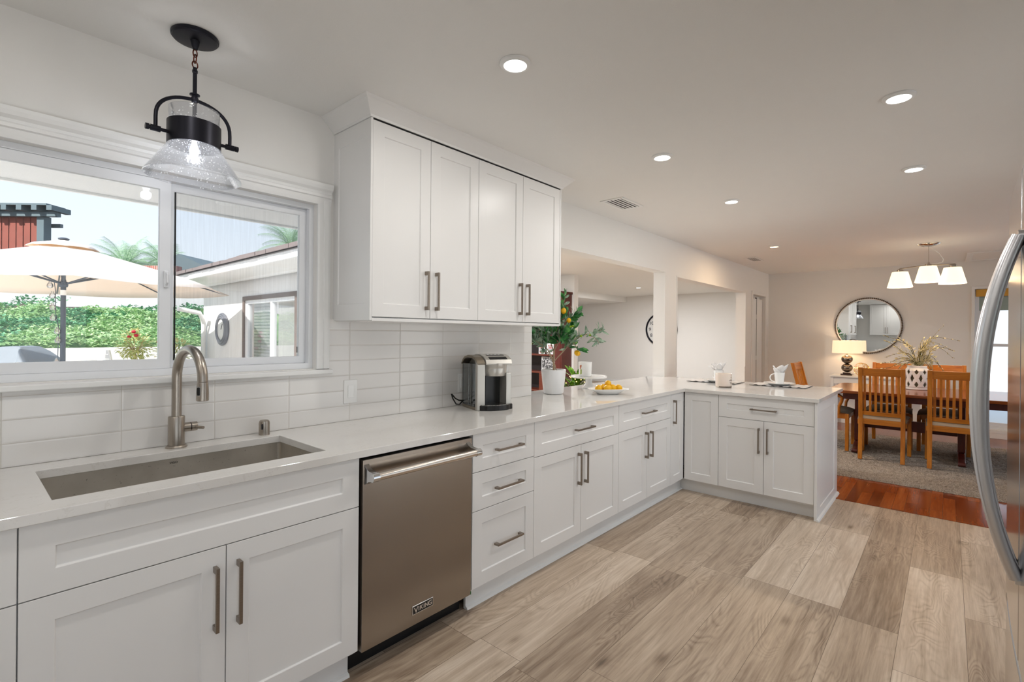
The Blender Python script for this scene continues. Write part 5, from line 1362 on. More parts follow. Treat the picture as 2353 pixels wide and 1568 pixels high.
# mirror
MYC, MZC, MR = -1.432, 1.555, 0.437
t = thing('mirror', 'round wall mirror with a beaded frame above the console table', 'mirror', (9.37, MYC, MZC))
MT['mirror'] = M('mirror_silver', 'f4f6f6', 0.0, 1.0, var=0.0)
circ = lambda r: [(r * math.cos(2 * PI * k / 96), r * math.sin(2 * PI * k / 96)) for k in range(96)]
mpm = lambda a, b, d: (d, MYC + a, MZC + b)
obj('backing', prism(BMN(), circ(MR - 0.01), mpm, 9.372, 9.389), 'bronze', t)
obj('glass', prism(BMN(), circ(MR - 0.032), mpm, 9.362, 9.3715), 'mirror', t)
bm = BMN(); r0, r1 = [], []
for (a, b) in circ(MR - 0.033): r0.append(bm.verts.new((9.3605, MYC + a, MZC + b)))
for (a, b) in circ(MR - 0.014): r1.append(bm.verts.new((9.3670, MYC + a, MZC + b)))
for k in range(96): bm.faces.new((r0[k], r0[(k + 1) % 96], r1[(k + 1) % 96], r1[k]))
obj('bevel', bm, 'trim', t)
MT['bead'] = M('pewter_bead', '6a5a4c', 0.35, 0.8)
bm = BMN()
for k in range(110):
    a = 2 * PI * k / 110; sphere(bm, (9.366, MYC + (MR - 0.008) * math.cos(a), MZC + (MR - 0.008) * math.sin(a)), 0.0115, seg=8, rings=6)
obj('beaded_frame', bm, 'bead', t, smooth=True)
# console table
t = thing('console_table', 'narrow white console table under the mirror', 'console table', (9.15, -1.55, 0))
obj('top', bx(8.93, 9.365, -2.15, -0.995, 0.758, 0.782), 'trim', t, bevel=0.004)
obj('apron', bx(8.965, 9.34, -2.12, -1.03, 0.655, 0.7575), 'trim', t, bevel=0.002)
for a in (8.955, 9.31):
    for b in (-2.14, -1.05): obj('leg', bx(a, a + 0.045, b, b + 0.045, 0.0, 0.7575), 'trim', t, bevel=0.003)
# table lamp
LX, LY = 9.13, -1.198
t = thing('table_lamp', 'table lamp with two stacked metal balls and a wide lit drum shade', 'lamp', (LX, LY, 0.7825))
MT['ball'] = brushed('ribbed_antique_nickel', '8f8578', 0.28, 'z', 0.1, 0.05, 0.4)
MT['acrylic'] = M('glass_foot', '5a5050', 0.05, 0.6)
obj('base', bx(LX - 0.075, LX + 0.075, LY - 0.075, LY + 0.075, 0.7825, 0.806), 'acrylic', t, bevel=0.003); obj('base', bx(LX - 0.05, LX + 0.05, LY - 0.05, LY + 0.05, 0.8065, 0.826), 'acrylic', t, bevel=0.003)
obj('ball', sphere(BMN(), (LX, LY, 0.897), 0.076, 1, 1, 0.90, 40, 20), 'ball', t, smooth=True); obj('ball', sphere(BMN(), (LX, LY, 1.031), 0.076, 1, 1, 0.90, 40, 20), 'ball', t, smooth=True)
obj('neck', lt([(0, 1.095), (0.011, 1.095), (0.011, 1.25), (0, 1.25)], (LX, LY, 0), 16), 'nickel', t)
obj('lamp_shade', lt([(0.196, 1.125), (0.199, 1.125), (0.192, 1.318), (0.189, 1.318)], (LX, LY, 0), 64, cap=False), 'lampshade', t, smooth=True)
point_light('lamp', (LX, LY, 1.22), 4.0, WARM, 0.04, t)
# gold wire sphere with tiny lights
t = thing('wire_sphere', 'gold wire ball with tiny lights beside the table lamp', 'ornament', (9.11, -1.388, 0.7825))
MT['gold_wire'] = M('gold_wire', 'd9a94e', 0.3, 1.0)
R.seed(9); sc_ = Vector((9.11, -1.388, 0.884)); bm = BMN(); b2 = BMN()
for k in range(26):
    nrm = Vector((R.uniform(-1, 1), R.uniform(-1, 1), R.uniform(-1, 1))).normalized(); u, w = frame_of(nrm); o_ = R.uniform(0.03, 0.085); rr = math.sqrt(0.10 ** 2 - o_ ** 2)
    tube(bm, [sc_ + nrm * o_ + (u * math.cos(2 * PI * j / 24) + w * math.sin(2 * PI * j / 24)) * rr for j in range(24)], 0.0013, 5, closed=True)
    sphere(b2, sc_ + nrm * o_ + u * rr, 0.004, seg=6, rings=5)
obj('wire', bm, 'gold_wire', t); obj('tiny_lights', b2, 'fairy', t)

# ================================================================== FRIDGE
FX0, FX1, FY_ = 1.075, 1.985, -2.505
FM = 1.530
t = thing('refrigerator', 'stainless steel french-door refrigerator cut off by the right edge', 'refrigerator', ((FX0 + FX1) / 2, -2.9, 0))
obj('case', bx(FX0 + 0.01, FX1 - 0.01, -3.26, -2.575, 0.02, 1.765), 'bronze', t, bevel=0.006)
def fdoor(a0, a1, z0, z1):
    bm = BMN(); n = 12; A, B_ = [], []
    for i in range(n + 1):
        f = i / n; x = a0 + (a1 - a0) * f; bulge = 0.010 * (1 - ((x - FM) / 0.46) ** 2)
        A.append((x, FY_ - 0.010 + bulge))
    poly = A + [(a1, FY_ - 0.062), (a0, FY_ - 0.062)]
    return prism(BMN(), poly, lambda a, b, d: (a, b, d), z0, z1)
fd = obj('door', fdoor(FM + 0.003, FX1, 0.665, 1.755), 'steel_fridge', t, bevel=0.006, smooth=True)
fd2 = obj('door', fdoor(FX0, FM - 0.003, 0.665, 1.755), 'steel_fridge', t, bevel=0.006, smooth=True)
fd3 = obj('freezer_drawer', fdoor(FX0, FX1, 0.07, 0.655), 'steel_fridge', t, bevel=0.006, smooth=True)
obj('kick_grille', bx(FX0 + 0.01, FX1 - 0.01, -2.60, -2.575, 0.0, 0.065), 'black', t)
obj('hinge_cover', bx(FX1 - 0.09, FX1 - 0.02, -2.62, -2.53, 1.757, 1.775), 'bronze', t, bevel=0.003)
def bow(xs_, sgn, par):
    zA, zB = 0.862, 1.598; pts = []; n = 36
    for k in range(n + 1):
        f = -1 + 2 * k / n; pts.append((xs_ + sgn * 0.012 * (1 - f * f), FY_ + 0.006 + 0.060 * (1 - abs(f) ** 2.2), (zA + zB) / 2 + f * (zB - zA) / 2))
    bm = BMN(); rings = []
    for k, p in enumerate(pts):
        f = -1 + 2 * k / n; hw_ = 0.015; th_ = 0.0125 + 0.003 * (1 - abs(f))
        d = (Vector(pts[min(k + 1, n)]) - Vector(pts[max(k - 1, 0)])).normalized(); u = Vector((1, 0, 0)); w = d.cross(u).normalized()
        rings.append([bm.verts.new(Vector(p) + u * hw_ * math.cos(a) + w * th_ * math.sin(a)) for a in [2 * PI * j / 20 for j in range(20)]])
    for a, b in zip(rings, rings[1:]):
        for j in range(20): bm.faces.new((a[j], a[(j + 1) % 20], b[(j + 1) % 20], b[j]))
    bm.faces.new(rings[0]); bm.faces.new(rings[-1])
    for p in (pts[0], pts[-1]): tube(bm, [(p[0], FY_ - 0.004, p[2]), (p[0], FY_ + 0.008, p[2])], 0.012, 14)
    obj('handle', bm, 'steel_handle', par, smooth=True)
bow(FM + 0.030, 1, fd); bow(FM - 0.030, -1, fd2)

# ================================================================== OUTSIDE THE KITCHEN WINDOW
GZ = -0.15
CAM = Vector((0, -2.38636, 0))
def ex(lat, z, dep): return CAM + _rt * lat + _fwd * dep + Vector((0, 0, z))
MT['concrete'] = M('pale_concrete', 'dedad3', 0.85, var=0.08, vs=2, bump=0.3, bs=60)
gr = struct('floor_patio', bx(-30, 40, -30, 8.5, GZ - 0.1, GZ), 'concrete')
struct('wall_roof', bx(-3.2, 2.87, 0.145, 1.80, 2.27, 2.50), 'stucco')
struct('trim_10', bx(-3.2, 2.87, 1.80, 1.83, 2.255, 2.52), 'trim')
downl = thing('soffit_light', 'round white light in the patio soffit outside the window', 'light', (1.238, 1.40, 2.27))
obj('lens', lt([(0, -0.012), (0.05, -0.012), (0.058, -0.008), (0.06, -0.0005), (0, -0.0005)], (1.238, 1.40, 2.27), 32), 'trim', downl)
# wing: eave, roof tiles, window, downpipe, clock
struct('trim_11', prism(BMN(), [(2.88, 2.12), (2.79, 2.12), (2.765, 2.135), (2.745, 2.15), (2.62, 2.165), (2.50, 2.185), (2.46, 2.19), (2.45, 2.20), (2.44, 2.28), (2.455, 2.30), (2.75, 2.42), (2.75, 2.12)][1:], lambda a, b, d: (a, d, b), 1.84, 7.55), 'trim')
MT['roof_tile'] = M('brown_roof_tile', '8c7f7c', 0.8, var=0.35, vs=9, bump=0.4, bs=40, bd=0.01)
bm = BMN(); R.seed(2)
prism(bm, [(2.42, 2.30), (2.42, 2.325), (7.0, 3.75), (7.0, 3.70), (2.75, 2.44)], lambda a, b, d: (a, d, b), 1.84, 7.6)
y = 1.84
while y < 7.55:
    dz = R.uniform(0.0, 0.012); box(bm, 2.40 - R.uniform(0, .012), 2.80, y, min(y + 0.29, 7.62), 2.304 + dz * 0, 2.345 + dz, mp=lambda a, b, c_: (a, b, c_ + (a - 2.42) * 0.31)); y += 0.30
for row in range(1, 12):
    x_ = 2.42 + row * 0.36; y = 1.84 + (row % 2) * 0.15
    while y < 7.5:
        box(bm, x_, x_ + 0.40, y, y + 0.285, 2.318, 2.352 + R.uniform(0, .01), mp=lambda a, b, c_: (a, b, c_ + (a - 2.42) * 0.31)); y += 0.30
struct('wall_roof_wing', bm, 'roof_tile')
MT['brown_trim'] = M('brown_window_surround', '6f615a', 0.7)
struct('trim_12', wall_x(2.858, 2.88, 3.84, 5.62, 0.60, 1.90, [(3.90, 5.56, 0.62, 1.84)]), 'brown_trim', 0.003)
w6 = struct('window_6', wall_x(2.895, 2.96, 3.90, 5.56, 0.62, 1.84, [(3.95, 4.66, 0.67, 1.79), (4.72, 5.51, 0.67, 1.79)]), 'vinyl', 0.003)
struct('pane', bx(2.925, 2.93, 3.94, 5.52, 0.66, 1.80), 'glass_soft', 0, w6)
def blind_mat():
    g = NG('slatted_blind'); v = g.coord(); x, y, z = g.sep(v)
    f = g.math('FRACT', g.math('DIVIDE', z, 0.045))
    g.bsdf(g.mix(g.math('LESS_THAN', f, 0.35), lin('a9b0b0'), lin('7d8888')), 0.6); return g.m
MT['slats'] = blind_mat()
tag(obj('window_blind', bx(2.985, 2.991, 3.95, 4.66, 0.70, 1.79), M('pale_blind', 'b9bcb8', 0.7)), 'plain pale blind in the right-hand pane of the wing window', 'blind')
tag(obj('window_blind', bx(2.985, 2.991, 4.73, 5.51, 0.70, 1.79), 'slats'), 'slatted grey blind in the left-hand pane of the wing window', 'blind')
pt = [ex(-5.46, 1.735, 8.0), ex(-5.40, 1.72, 8.1), ex(-5.27, 1.68, 8.25), ex(-5.33, 1.60, 8.42), ex(-5.36, 1.50, 8.50), ex(-5.36, -0.15, 8.50)]
pt = [p + Vector((-0.07, 0, 0)) for p in pt]
tag(obj('downpipe', tb(pt, 0.036, 12), 'trim', smooth=True), 'white rainwater downpipe at the far corner of the white wing', 'downpipe')
ck2 = (2.865, 6.46, 1.412)
t = thing('outdoor_clock', 'round grey-rimmed thermometer dial on the white outside wall', 'clock', ck2)
MT['grey_rim'] = M('ribbed_grey_rim', '83868f', 0.4, 0.3, var=0.3)
for rr, xo, th in ((0.245, 2.857, 0.022), (0.215, 2.842, 0.020), (0.185, 2.835, 0.015)):
    obj('rim', tube(BMN(), [(xo, ck2[1] + rr * math.cos(2 * PI * k / 48), ck2[2] + rr * math.sin(2 * PI * k / 48)) for k in range(48)], th, 8, closed=True), 'grey_rim', t, smooth=True)
obj('dial', prism(BMN(), [(0.18 * math.cos(2 * PI * k / 48), 0.18 * math.sin(2 * PI * k / 48)) for k in range(48)], lambda a, b, d: (d, ck2[1] + a, ck2[2] + b), 2.845, 2.87), 'clock_face', t)
obj('hand', tb([(2.842, ck2[1], ck2[2]), (2.842, ck2[1] - 0.06, ck2[2] + 0.09)], 0.005, 6), 'bronze', t)
# retaining walls, bank, terrace
struct('wall_garden', bx(-14, 13, 8.5, 8.7, GZ, 1.085), 'stucco')
MT['earth'] = M('garden_earth', '5b4a43', 0.95, var=0.5, vs=12, bump=0.6, bs=30, bd=0.02)
bm = BMN(); nx, ny = 90, 30; RR = random.Random(8); G = []
for i in range(nx + 1):
    G.append([bm.verts.new((-14 + 27 * i / nx, 8.7 + 3.5 * j / ny, 1.04 + 0.86 * (j / ny) ** 0.9 + RR.uniform(-.03, .04))) for j in range(ny + 1)])
for i in range(nx):
    for j in range(ny): bm.faces.new((G[i][j], G[i + 1][j], G[i + 1][j + 1], G[i][j + 1]))
struct('floor_bank', bm, 'earth', smooth=True)
struct('wall_terrace', bx(-14, 13, 12.2, 12.4, 1.5, 2.62), 'stucco')
struct('floor_terrace', bx(-20, 30, 12.4, 45, 2.1, 2.3), 'earth')
MT['bank_leaf'] = leaf_mat('bank_leaf', '6a9a62', 'a5c78c', 'd3e2b8', 0.6)
MT['bank_leaf_dark'] = leaf_mat('bank_leaf_dark', '3c7050', '5f9a6c', '8fbf95', 0.6)
R.seed(31)
b1, b2 = BMN(), BMN()
from mathutils import noise as mn
for k in range(17000):
    x = R.uniform(-1.6, 4.6); fy_ = max(0, R.random() * 1.06 - 0.06) ** 0.9; y = 8.50 + R.uniform(0, 0.12) + 3.4 * fy_
    cl = mn.noise(Vector((x * 1.1, y * 1.4, 0.3)))
    if fy_ > 0.82 and cl < 0.10: continue
    hgt = 1.05 + 0.86 * ((y - 8.7) / 3.5 if y > 8.7 else 0) ** 0.9 + 0.05 + 0.16 * max(0, mn.noise(Vector((x * 2.2, y * 2.2, 4))) + 0.3) + R.uniform(0, .05)
    tgt = b2 if (cl > 0.12 or fy_ > 0.86) else b1
    p = Vector((x, y, hgt)); a = R.uniform(0, 6.28); d = Vector((math.cos(a), math.sin(a), R.uniform(.1, .9))).normalized(); s_ = d.cross(Vector((0, 0, 1))).normalized()
    L = R.uniform(0.05, 0.10); w = L * 0.35
    q = [tgt.verts.new(p), tgt.verts.new(p + d * L * 0.5 + s_ * w), tgt.verts.new(p + d * L), tgt.verts.new(p + d * L * 0.5 - s_ * w)]
    tgt.faces.new(q)
tag(obj('ground_cover', b1, 'bank_leaf'), 'light green ground cover spreading over the bank behind the low white wall', 'plants', kind='stuff')
tag(obj('ground_cover', b2, 'bank_leaf_dark'), 'darker green shrubs scattered in the ground cover near the top of the bank', 'plants', kind='stuff')
# a solid cushion of growth below the loose leaves
bm = BMN(); nx, ny = 120, 60; G = []
for i in range(nx + 1):
    row = []
    for j in range(ny + 1):
        x = -6 + 12 * i / nx; y = 8.54 + 3.07 * j / ny; base_ = 1.05 + 0.86 * (max(0, y - 8.7) / 3.5) ** 0.9
        row.append(bm.verts.new((x, y, base_ + 0.02 + 0.17 * min(1, (y - 8.54) / 0.2) * max(0, mn.noise(Vector((x * 2.2, y * 2.2, 4))) + 0.35) + 0.04 * mn.noise(Vector((x * 11, y * 11, 2))))))
    G.append(row)
for i in range(nx):
    for j in range(ny): bm.faces.new((G[i][j], G[i + 1][j], G[i + 1][j + 1], G[i][j + 1]))
g = NG('bank_growth'); v = g.coord()
g.bsdf(g.ramp(g.math('ADD', g.math('MULTIPLY', g.noise(v, 1.3, 2), 0.5), g.math('MULTIPLY', g.noise(v, 22, 4, 0.8), 0.5)), [(0.35, '55845a'), (0.48, '8cb27a'), (0.6, 'bcd3a0')]), 0.9, 0, g.bump(g.noise(v, 40, 4, .8), 0.9, 0.03)); MT['growth'] = g.m
tag(obj('ground_cover', bm, 'growth', smooth=True), 'dense low mat of green growth covering the lower bank', 'plants', kind='stuff')

# patio umbrella
UC = ex(-5.548, 0, 6.0); t = thing('patio_umbrella', 'large cream octagonal patio umbrella outside the window', 'umbrella', (UC.x, UC.y, GZ))
g = NG('cream_canvas'); v = g.coord()
df = g.node('ShaderNodeBsdfDiffuse'); df.inputs[0].default_value = lin('fbf8f3'); tl = g.node('ShaderNodeBsdfTranslucent'); tl.inputs[0].default_value = lin('f0cfa6')
mx = g.node('ShaderNodeMixShader'); mx.inputs[0].default_value = 0.34; g.l.new(df.outputs[0], mx.inputs[1]); g.l.new(tl.outputs[0], mx.inputs[2]); g.shader(mx.outputs[0]); MT['canvas'] = g.m
MT['pole'] = M('slate_grey_pole', '4d5560', 0.4, 0.4)
def upt(r_, a, z): return UC + _rt * (r_ * math.sin(a)) - _fwd * (r_ * math.cos(a)) + Vector((0, 0, z))
def canopy(Rm, z_top, z_rim, sag, n=8, rings=8):
    bm = BMN(); prev = None; top = bm.verts.new(upt(0, 0, z_top))
    for j in range(1, rings + 1):
        f = j / rings; row = []
        for k in range(n * 6):
            sec = k / 6; a0 = 2 * PI * math.floor(sec) / n; a1 = a0 + 2 * PI / n; u = sec % 1
            pA, pB = upt(Rm * f, a0, 0), upt(Rm * f, a1, 0); p = pA.lerp(pB, u)
            zz = z_top + (z_rim - z_top) * (f ** 1.05) - sag * 4 * u * (1 - u) * f - 0.02 * (f > 0.95)
            row.append(bm.verts.new((p.x, p.y, zz)))
        m = len(row)
        for k in range(m):
            if prev is None: bm.faces.new((top, row[k], row[(k + 1) % m]))
            else: bm.faces.new((prev[k], row[k], row[(k + 1) % m], prev[(k + 1) % m]))
        prev = row
    return bm
cn = obj('canopy', canopy(1.80, 2.43, 1.925, 0.022), 'canvas', t, smooth=True, angle=15); s = cn.modifiers.new('cloth', 'SOLIDIFY'); s.thickness = 0.003
vt = obj('vent_cap', canopy(0.34, 2.475, 2.385, -0.01), 'canvas', cn, smooth=True, angle=15); s = vt.modifiers.new('cloth', 'SOLIDIFY'); s.thickness = 0.003
obj('finial', lt([(0, 2.47), (0.05, 2.475), (0.055, 2.49), (0.03, 2.50), (0, 2.50)], (UC.x, UC.y, 0), 20), 'pole', t)
obj('pole', lt([(0, GZ + 0.05), (0.026, GZ + 0.05), (0.026, 1.99), (0.022, 1.99), (0.022, 2.44), (0, 2.44)], (UC.x, UC.y, 0), 20), 'pole', t, smooth=True)
obj('white_band', lt([(0.0265, 1.80), (0.028, 1.80), (0.028, 1.865), (0.0265, 1.865)], (UC.x, UC.y, 0), 20, cap=False), 'trim', t)
obj('hub', lt([(0, 1.90), (0.038, 1.90), (0.045, 1.92), (0.045, 1.96), (0.03, 1.97), (0, 1.97)], (UC.x, UC.y, 0), 16), 'pole', t)
obj('base', lt([(0, 0), (0.26, 0), (0.26, 0.03), (0.06, 0.07), (0.04, 0.20), (0.027, 0.20), (0, 0.20)], (UC.x, UC.y, GZ), 32), 'pole', t, smooth=True)
for k in range(8):
    a = 2 * PI * k / 8
    obj('rib', tb([upt(0.03, a, 2.39), upt(1.74, a, 1.915)], 0.009, 6), 'pole', t)
    obj('strut', tb([upt(0.04, a, 1.945), upt(0.80, a, 2.18)], 0.009, 6), 'pole', t)
# string of bulbs hanging down the pole
t = thing('string_lights', 'string of clear bulbs hanging down the umbrella pole', 'string lights', (UC.x, UC.y, 1.0))
BP = ((-0.115, 1.925), (-0.085, 1.80), (-0.080, 1.66), (-0.075, 1.53), (-0.02, 1.37), (-0.015, 1.26), (-0.03, 1.0))
obj('wire', tb([UC + _rt * (l_ * 0.6 - 0.012) - _fwd * 0.035 + Vector((0, 0, z_ + 0.05)) for l_, z_ in BP], 0.004, 5), 'pole', t)
MT['clear_bulb'] = thin_glass('clear_bulb', 'f4f6f8', 1.5, 0.25)
for l_, z_ in BP:
    c_ = UC + _rt * l_ - _fwd * 0.05 + Vector((0, 0, z_))
    obj('bulb', lt([(0, -0.045), (0.022, -0.038), (0.032, -0.018), (0.028, 0.005), (0.014, 0.025), (0.012, 0.045), (0, 0.045)], c_, 16), 'clear_bulb', t, smooth=True)
# covered grill
GC = ex(-7.20, 0, 7.15); t = thing('covered_grill', 'barbecue grill under a dark grey fabric cover beyond the umbrella pole', 'grill', (GC.x, GC.y, GZ))
MT['cover'] = M('grey_grill_cover', '7b848d', 0.7, var=0.2, vs=5)
bm = BMN(); sec = [(-0.62, GZ, 0.30), (-0.62, 0.86, 0.30), (-0.58, 0.90, 0.28), (-0.42, 0.98, 0.27), (-0.28, 1.09, 0.22), (-0.14, 1.135, 0.16), (0.0, 1.145, 0.15), (0.12, 1.135, 0.16), (0.20, 1.07, 0.22), (0.32, 0.96, 0.27), (0.37, 0.90, 0.29), (0.38, GZ, 0.30)]
rows = [[bm.verts.new(GC + _rt * a + _fwd * q_ * w + Vector((0, 0, z))) for q_ in (-1, 1)] for a, z, w in sec]
# front and back skins go down to the ground
low = [[bm.verts.new(GC + _rt * a + _fwd * q_ * 0.30 + Vector((0, 0, 0.84))) for q_ in (-1, 1)] for a, z, w in sec[1:-1]]
flo = [[bm.verts.new(GC + _rt * a + _fwd * q_ * 0.31 + Vector((0, 0, GZ))) for q_ in (-1, 1)] for a, z, w in sec[1:-1]]
for i in range(1, len(sec) - 2):
    A, B_ = rows[i], rows[i + 1]; bm.faces.new((A[0], A[1], B_[1], B_[0]))
    for q_ in (0, 1):
        bm.faces.new((A[q_], B_[q_], low[i][q_], low[i - 1][q_])); bm.faces.new((low[i - 1][q_], low[i][q_], flo[i][q_], flo[i - 1][q_]))
for e_, l_, f_ in ((rows[1], low[0], flo[0]), (rows[-2], low[-1], flo[-1])):
    bm.faces.new((e_[0], e_[1], l_[1], l_[0])); bm.faces.new((l_[0], l_[1], f_[1], f_[0]))
for v_ in [x for x in rows[0] + rows[-1]]: bm.verts.remove(v_)
obj('cover', bm, 'cover', t, bevel=0.02)
obj('cover_label', prism(BMN(), [(-0.11, -0.012), (0.11, -0.012), (0.11, 0.012), (-0.11, 0.012)], lambda a, b, d: tuple(GC + _rt * (a + 0.07) - _fwd * (0.302 + d) + Vector((0, 0, 0.865 + b))), -0.02, 0.004), 'trim', t)
# white garden recliner by the wall
LC = ex(-6.58, 0, 7.95); t = thing('garden_recliner', 'white slatted garden recliner leaning by the low wall', 'garden chair', (LC.x, LC.y, GZ))
for k in range(9):
    z_ = 0.40 + k * 0.075
    obj('back_slat', prism(BMN(), [(-0.10, 0), (0.10, 0), (0.10, 0.06), (-0.10, 0.06)], lambda a, b, d: tuple(LC + _rt * (a - (z_ + b - 0.4) * 0.22) + _fwd * d + Vector((0, 0, z_ + b))), -0.01, 0.01), 'trim', t)
for s_ in (-1, 1): obj('side_rail', tb([LC + _rt * (s_ * 0.10 + 0.13) + Vector((0, 0, GZ)), LC + _rt * (s_ * 0.10 - 0.13) + Vector((0, 0, 1.06))], 0.02, 8), 'trim', t)
# rose trees
MT['rose_leaf'] = leaf_mat('rose_leaf', '93ad66', 'c9cc86', 'e6dba6', 0.5); MT['rose'] = M('red_rose', 'd2263c', 0.5, var=0.3)
def rose(c_, zc_, r_, lab, blooms, seed, leafn=420):
    R.seed(seed); t = thing('rose_tree', lab, 'rose tree', (c_.x, c_.y, GZ)); bm = BMN()
    tube(bm, [(c_.x, c_.y, GZ), (c_.x + 0.01, c_.y, zc_ * 0.6), (c_.x, c_.y, zc_ - r_ * 0.5)], 0.014, 8)
    for k in range(9):
        a = R.uniform(0, 6.28); tube(bm, [(c_.x, c_.y, zc_ - r_ * 0.6), (c_.x + math.cos(a) * r_ * 0.6, c_.y + math.sin(a) * r_ * 0.6, zc_ + R.uniform(-.1, .6) * r_)], [0.008, 0.004], 6)
    obj('stem', bm, 'stem', t); bm = BMN()
    for k in range(leafn):
        d = Vector((R.gauss(0, 1), R.gauss(0, 1), R.gauss(0, 1))).normalized(); p = Vector((c_.x, c_.y, zc_)) + d * r_ * R.uniform(0.35, 1.0)
        leaf(bm, p, d + Vector((R.uniform(-.6, .6), R.uniform(-.6, .6), 0)), Vector((0, 0, 1)), R.uniform(.05, .085), R.uniform(.03, .045))
    obj('foliage', bm, 'rose_leaf', t)
    for (l_, z_) in blooms: obj('bloom', sphere(BMN(), c_ + _rt * l_ - _fwd * r_ * 0.6 + Vector((0, 0, z_)), 0.032, 1, 1, 0.8, 10, 8), 'rose', t, smooth=True)
rose(ex(-6.38, 0, 8.2), 1.14, 0.25, 'small rose tree with two red blooms in front of the low wall', ((0.09, 1.36), (0.13, 1.30), (0.02, 1.28)), 3)
rose(ex(-5.35, 0, 8.35) + Vector((-0.42, 0.0, 0)), 0.98, 0.27, 'yellow-green rose bush beside the white downpipe', ((-0.12, 1.20), (0.05, 1.08)), 4)
R.seed(6)
for (l_, lab) in ((-6.98, 'low green strappy plant left of the rose tree'), (-5.95, 'low green strappy plant right of the rose tree')):
    c_ = ex(l_, 0, 7.9); bm = BMN()
    for k in range(60):
        a = R.uniform(0, 6.28); d = Vector((math.cos(a), math.sin(a), R.uniform(.6, 1.6)))
        leaf(bm, (c_.x, c_.y, GZ + 0.62), d, Vector((0, 0, 1)), R.uniform(.25, .42), .03, .1, .3)
    tube(bm, [(c_.x, c_.y, GZ), (c_.x, c_.y, GZ + 0.66)], 0.04, 8)
    tag(obj('strappy_plant', bm, 'bank_leaf'), lab, 'plant')
# palms
MT['palm'] = leaf_mat('palm_frond', '6b9470', '9cbd98', 'c4d8ba', 0.6)
def palm_crown(lab, c_, r_, n, seed, group=None, trunk=True, droop=0.9):
    R.seed(seed); t = thing('palm_tree', lab, 'palm tree', (c_.x, c_.y, 2.3), group)
    if trunk: obj('trunk', tb([(c_.x, c_.y, 2.3), (c_.x + 0.05, c_.y, (2.3 + c_.z) / 2), (c_.x, c_.y, c_.z)], [0.16, 0.12, 0.11], 10), 'stem', t, smooth=True)
    bm = BMN()
    for k in range(n):
        a = 2 * PI * k / n * 2.4 + R.uniform(-.2, .2); el = R.uniform(0.15, 1.35); L = r_ * R.uniform(0.85, 1.15)
        pts = []; p = Vector(c_); d = Vector((math.cos(a) * math.cos(el), math.sin(a) * math.cos(el), math.sin(el)))
        for s_ in range(11):
            pts.append(p.copy()); p = p + d * L / 10; d = (d + Vector((0, 0, -droop * 0.16))).normalized()
        tube(bm, pts, [0.012 * (1 - s_ / 12) for s_ in range(11)], 4)
        for s_ in range(1, 11):
            for q_ in (0, 0.25, 0.5, 0.75):
                pp = pts[s_ - 1].lerp(pts[s_], q_); dd_ = (pts[s_] - pts[s_ - 1]).normalized(); sd = dd_.cross(Vector((0, 0, 1)))
                if sd.length < 1e-3: sd = Vector((1, 0, 0))
                sd.normalize(); LL = L * 0.32 * math.sin(PI * (s_ - q_ * 0.5 + 0.6) / 12)
                for m_ in (-1, 1):
                    w = (dd_ * 0.6 + sd * m_ + Vector((0, 0, -0.45))).normalized(); e1 = pp + w * LL
                    bm.faces.new([bm.verts.new(pp + dd_ * 0.009), bm.verts.new(pp - dd_ * 0.009), bm.verts.new(e1)])
    obj('fronds', bm, 'palm', t)
palm_crown('bushy palm above the umbrella, left of the window post', ex(-16.0, 3.95, 20.0), 1.45, 30, 1)
palm_crown('palm just left of the window post, beside the red brick wall', ex(-14.8, 4.0, 20.5), 1.2, 24, 2)
palm_crown('tall palm at the top right of the window, above the tiled roof', ex(-10.2, 5.15, 22.0), 1.5, 30, 3)
palm_crown('drooping palm to the left of the tall one above the tiled roof', ex(-12.0, 4.4, 24.0), 1.35, 26, 4, droop=1.3)
palm_crown('low palm between the window post and the tiled roof', ex(-15.2, 3.75, 23.5), 1.0, 16, 5)
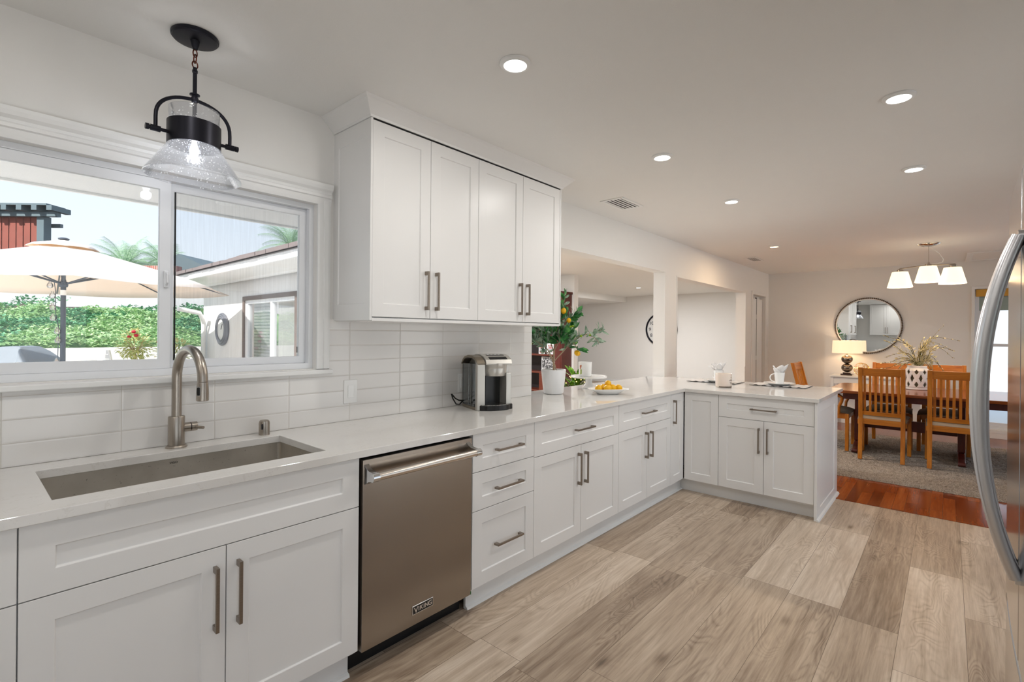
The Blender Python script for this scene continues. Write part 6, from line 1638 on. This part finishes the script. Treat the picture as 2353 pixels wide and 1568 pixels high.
# pergola and red board fence on the terrace
MT['red_board'] = M('red_stained_board', '8c4a3d', 0.7, var=0.35, vs=6); MT['slate_beam'] = M('slate_beam', '5d6e74', 0.7, var=0.2, vs=6)
t = thing('pergola', 'slate-grey timber pergola with red boards up on the terrace', 'pergola', tuple(ex(-15.8, 2.3, 15.5)))
def eb(nm, l0, l1, z0, z1, d0, d1, mat): 
    return obj(nm, prism(BMN(), [(l0, z0), (l1, z0), (l1, z1), (l0, z1)], lambda a, b, d: tuple(ex(a, b, d)), d0, d1), mat, t)
S_ = 15.5 / F_PX
for k in range(12):
    l0 = (-1290 + k * 16.6) * S_; eb('board', l0, l0 + 14.2 * S_, 2.3, 1.377 + 262 * S_, 15.5, 15.54, 'red_board')
eb('post', -1104 * S_, -1088 * S_, 2.3, 1.377 + 260 * S_, 15.4, 15.65, 'slate_beam'); eb('post', -1118 * S_, -1110 * S_, 2.3, 1.377 + 258 * S_, 15.75, 15.9, 'slate_beam')
bm = BMN()
eb('beam', -1500 * S_, -1052 * S_, 1.377 + 258 * S_, 1.377 + 268 * S_, 15.3, 15.45, 'slate_beam'); eb('beam', -1500 * S_, -1074 * S_, 1.377 + 240 * S_, 1.377 + 248 * S_, 15.75, 15.85, 'slate_beam')
for k in range(9): eb('rafter', (-1330 + k * 34) * S_, (-1326 + k * 34 + 8) * S_, 1.377 + 268 * S_, 1.377 + 279 * S_, 15.05, 15.7, 'slate_beam')
eb('roof_slats', -1340 * S_, -1058 * S_, 1.377 + 279 * S_, 1.377 + 283 * S_, 15.05, 15.7, 'slate_beam')
g = NG('red_brick'); v = g.coord(); bk = g.node('ShaderNodeTexBrick'); g.l.new(g.scale(v, (1, 1, 1)), bk.inputs[0]); bk.inputs['Scale'].default_value = 5
bk.inputs['Color1'].default_value = lin('a5665a'); bk.inputs['Color2'].default_value = lin('8a4f46'); bk.inputs['Mortar'].default_value = lin('c2b2a8'); g.bsdf(bk.outputs[0], 0.9); MT['brick'] = g.m
tag(obj('brick_wall', prism(BMN(), [(-880, 2.3), (-790, 2.3), (-790, 1.377 + 150 * 17 / F_PX), (-880, 1.377 + 150 * 17 / F_PX)], lambda a, b, d: tuple(ex(a * 17 / F_PX, b, d)), 17.0, 17.3), 'brick'), 'short red brick wall on the terrace below the palms', 'wall')
t = thing('distant_house', 'dark hip-roofed house behind a fence, just right of the window post', 'house', tuple(ex(-13.5, 2.3, 19)))
S2 = 19 / F_PX
obj('wall', prism(BMN(), [(-830 * S2, 2.3), (-715 * S2, 2.3), (-715 * S2, 1.377 + 138 * S2), (-830 * S2, 1.377 + 138 * S2)], lambda a, b, d: tuple(ex(a, b, d)), 19.2, 21), 'shade_teal', t)
obj('roof', prism(BMN(), [(-850 * S2, 1.377 + 138 * S2), (-700 * S2, 1.377 + 138 * S2), (-785 * S2, 1.377 + 178 * S2)], lambda a, b, d: tuple(ex(a, b, d)), 19.0, 21.2), 'slate_beam', t)
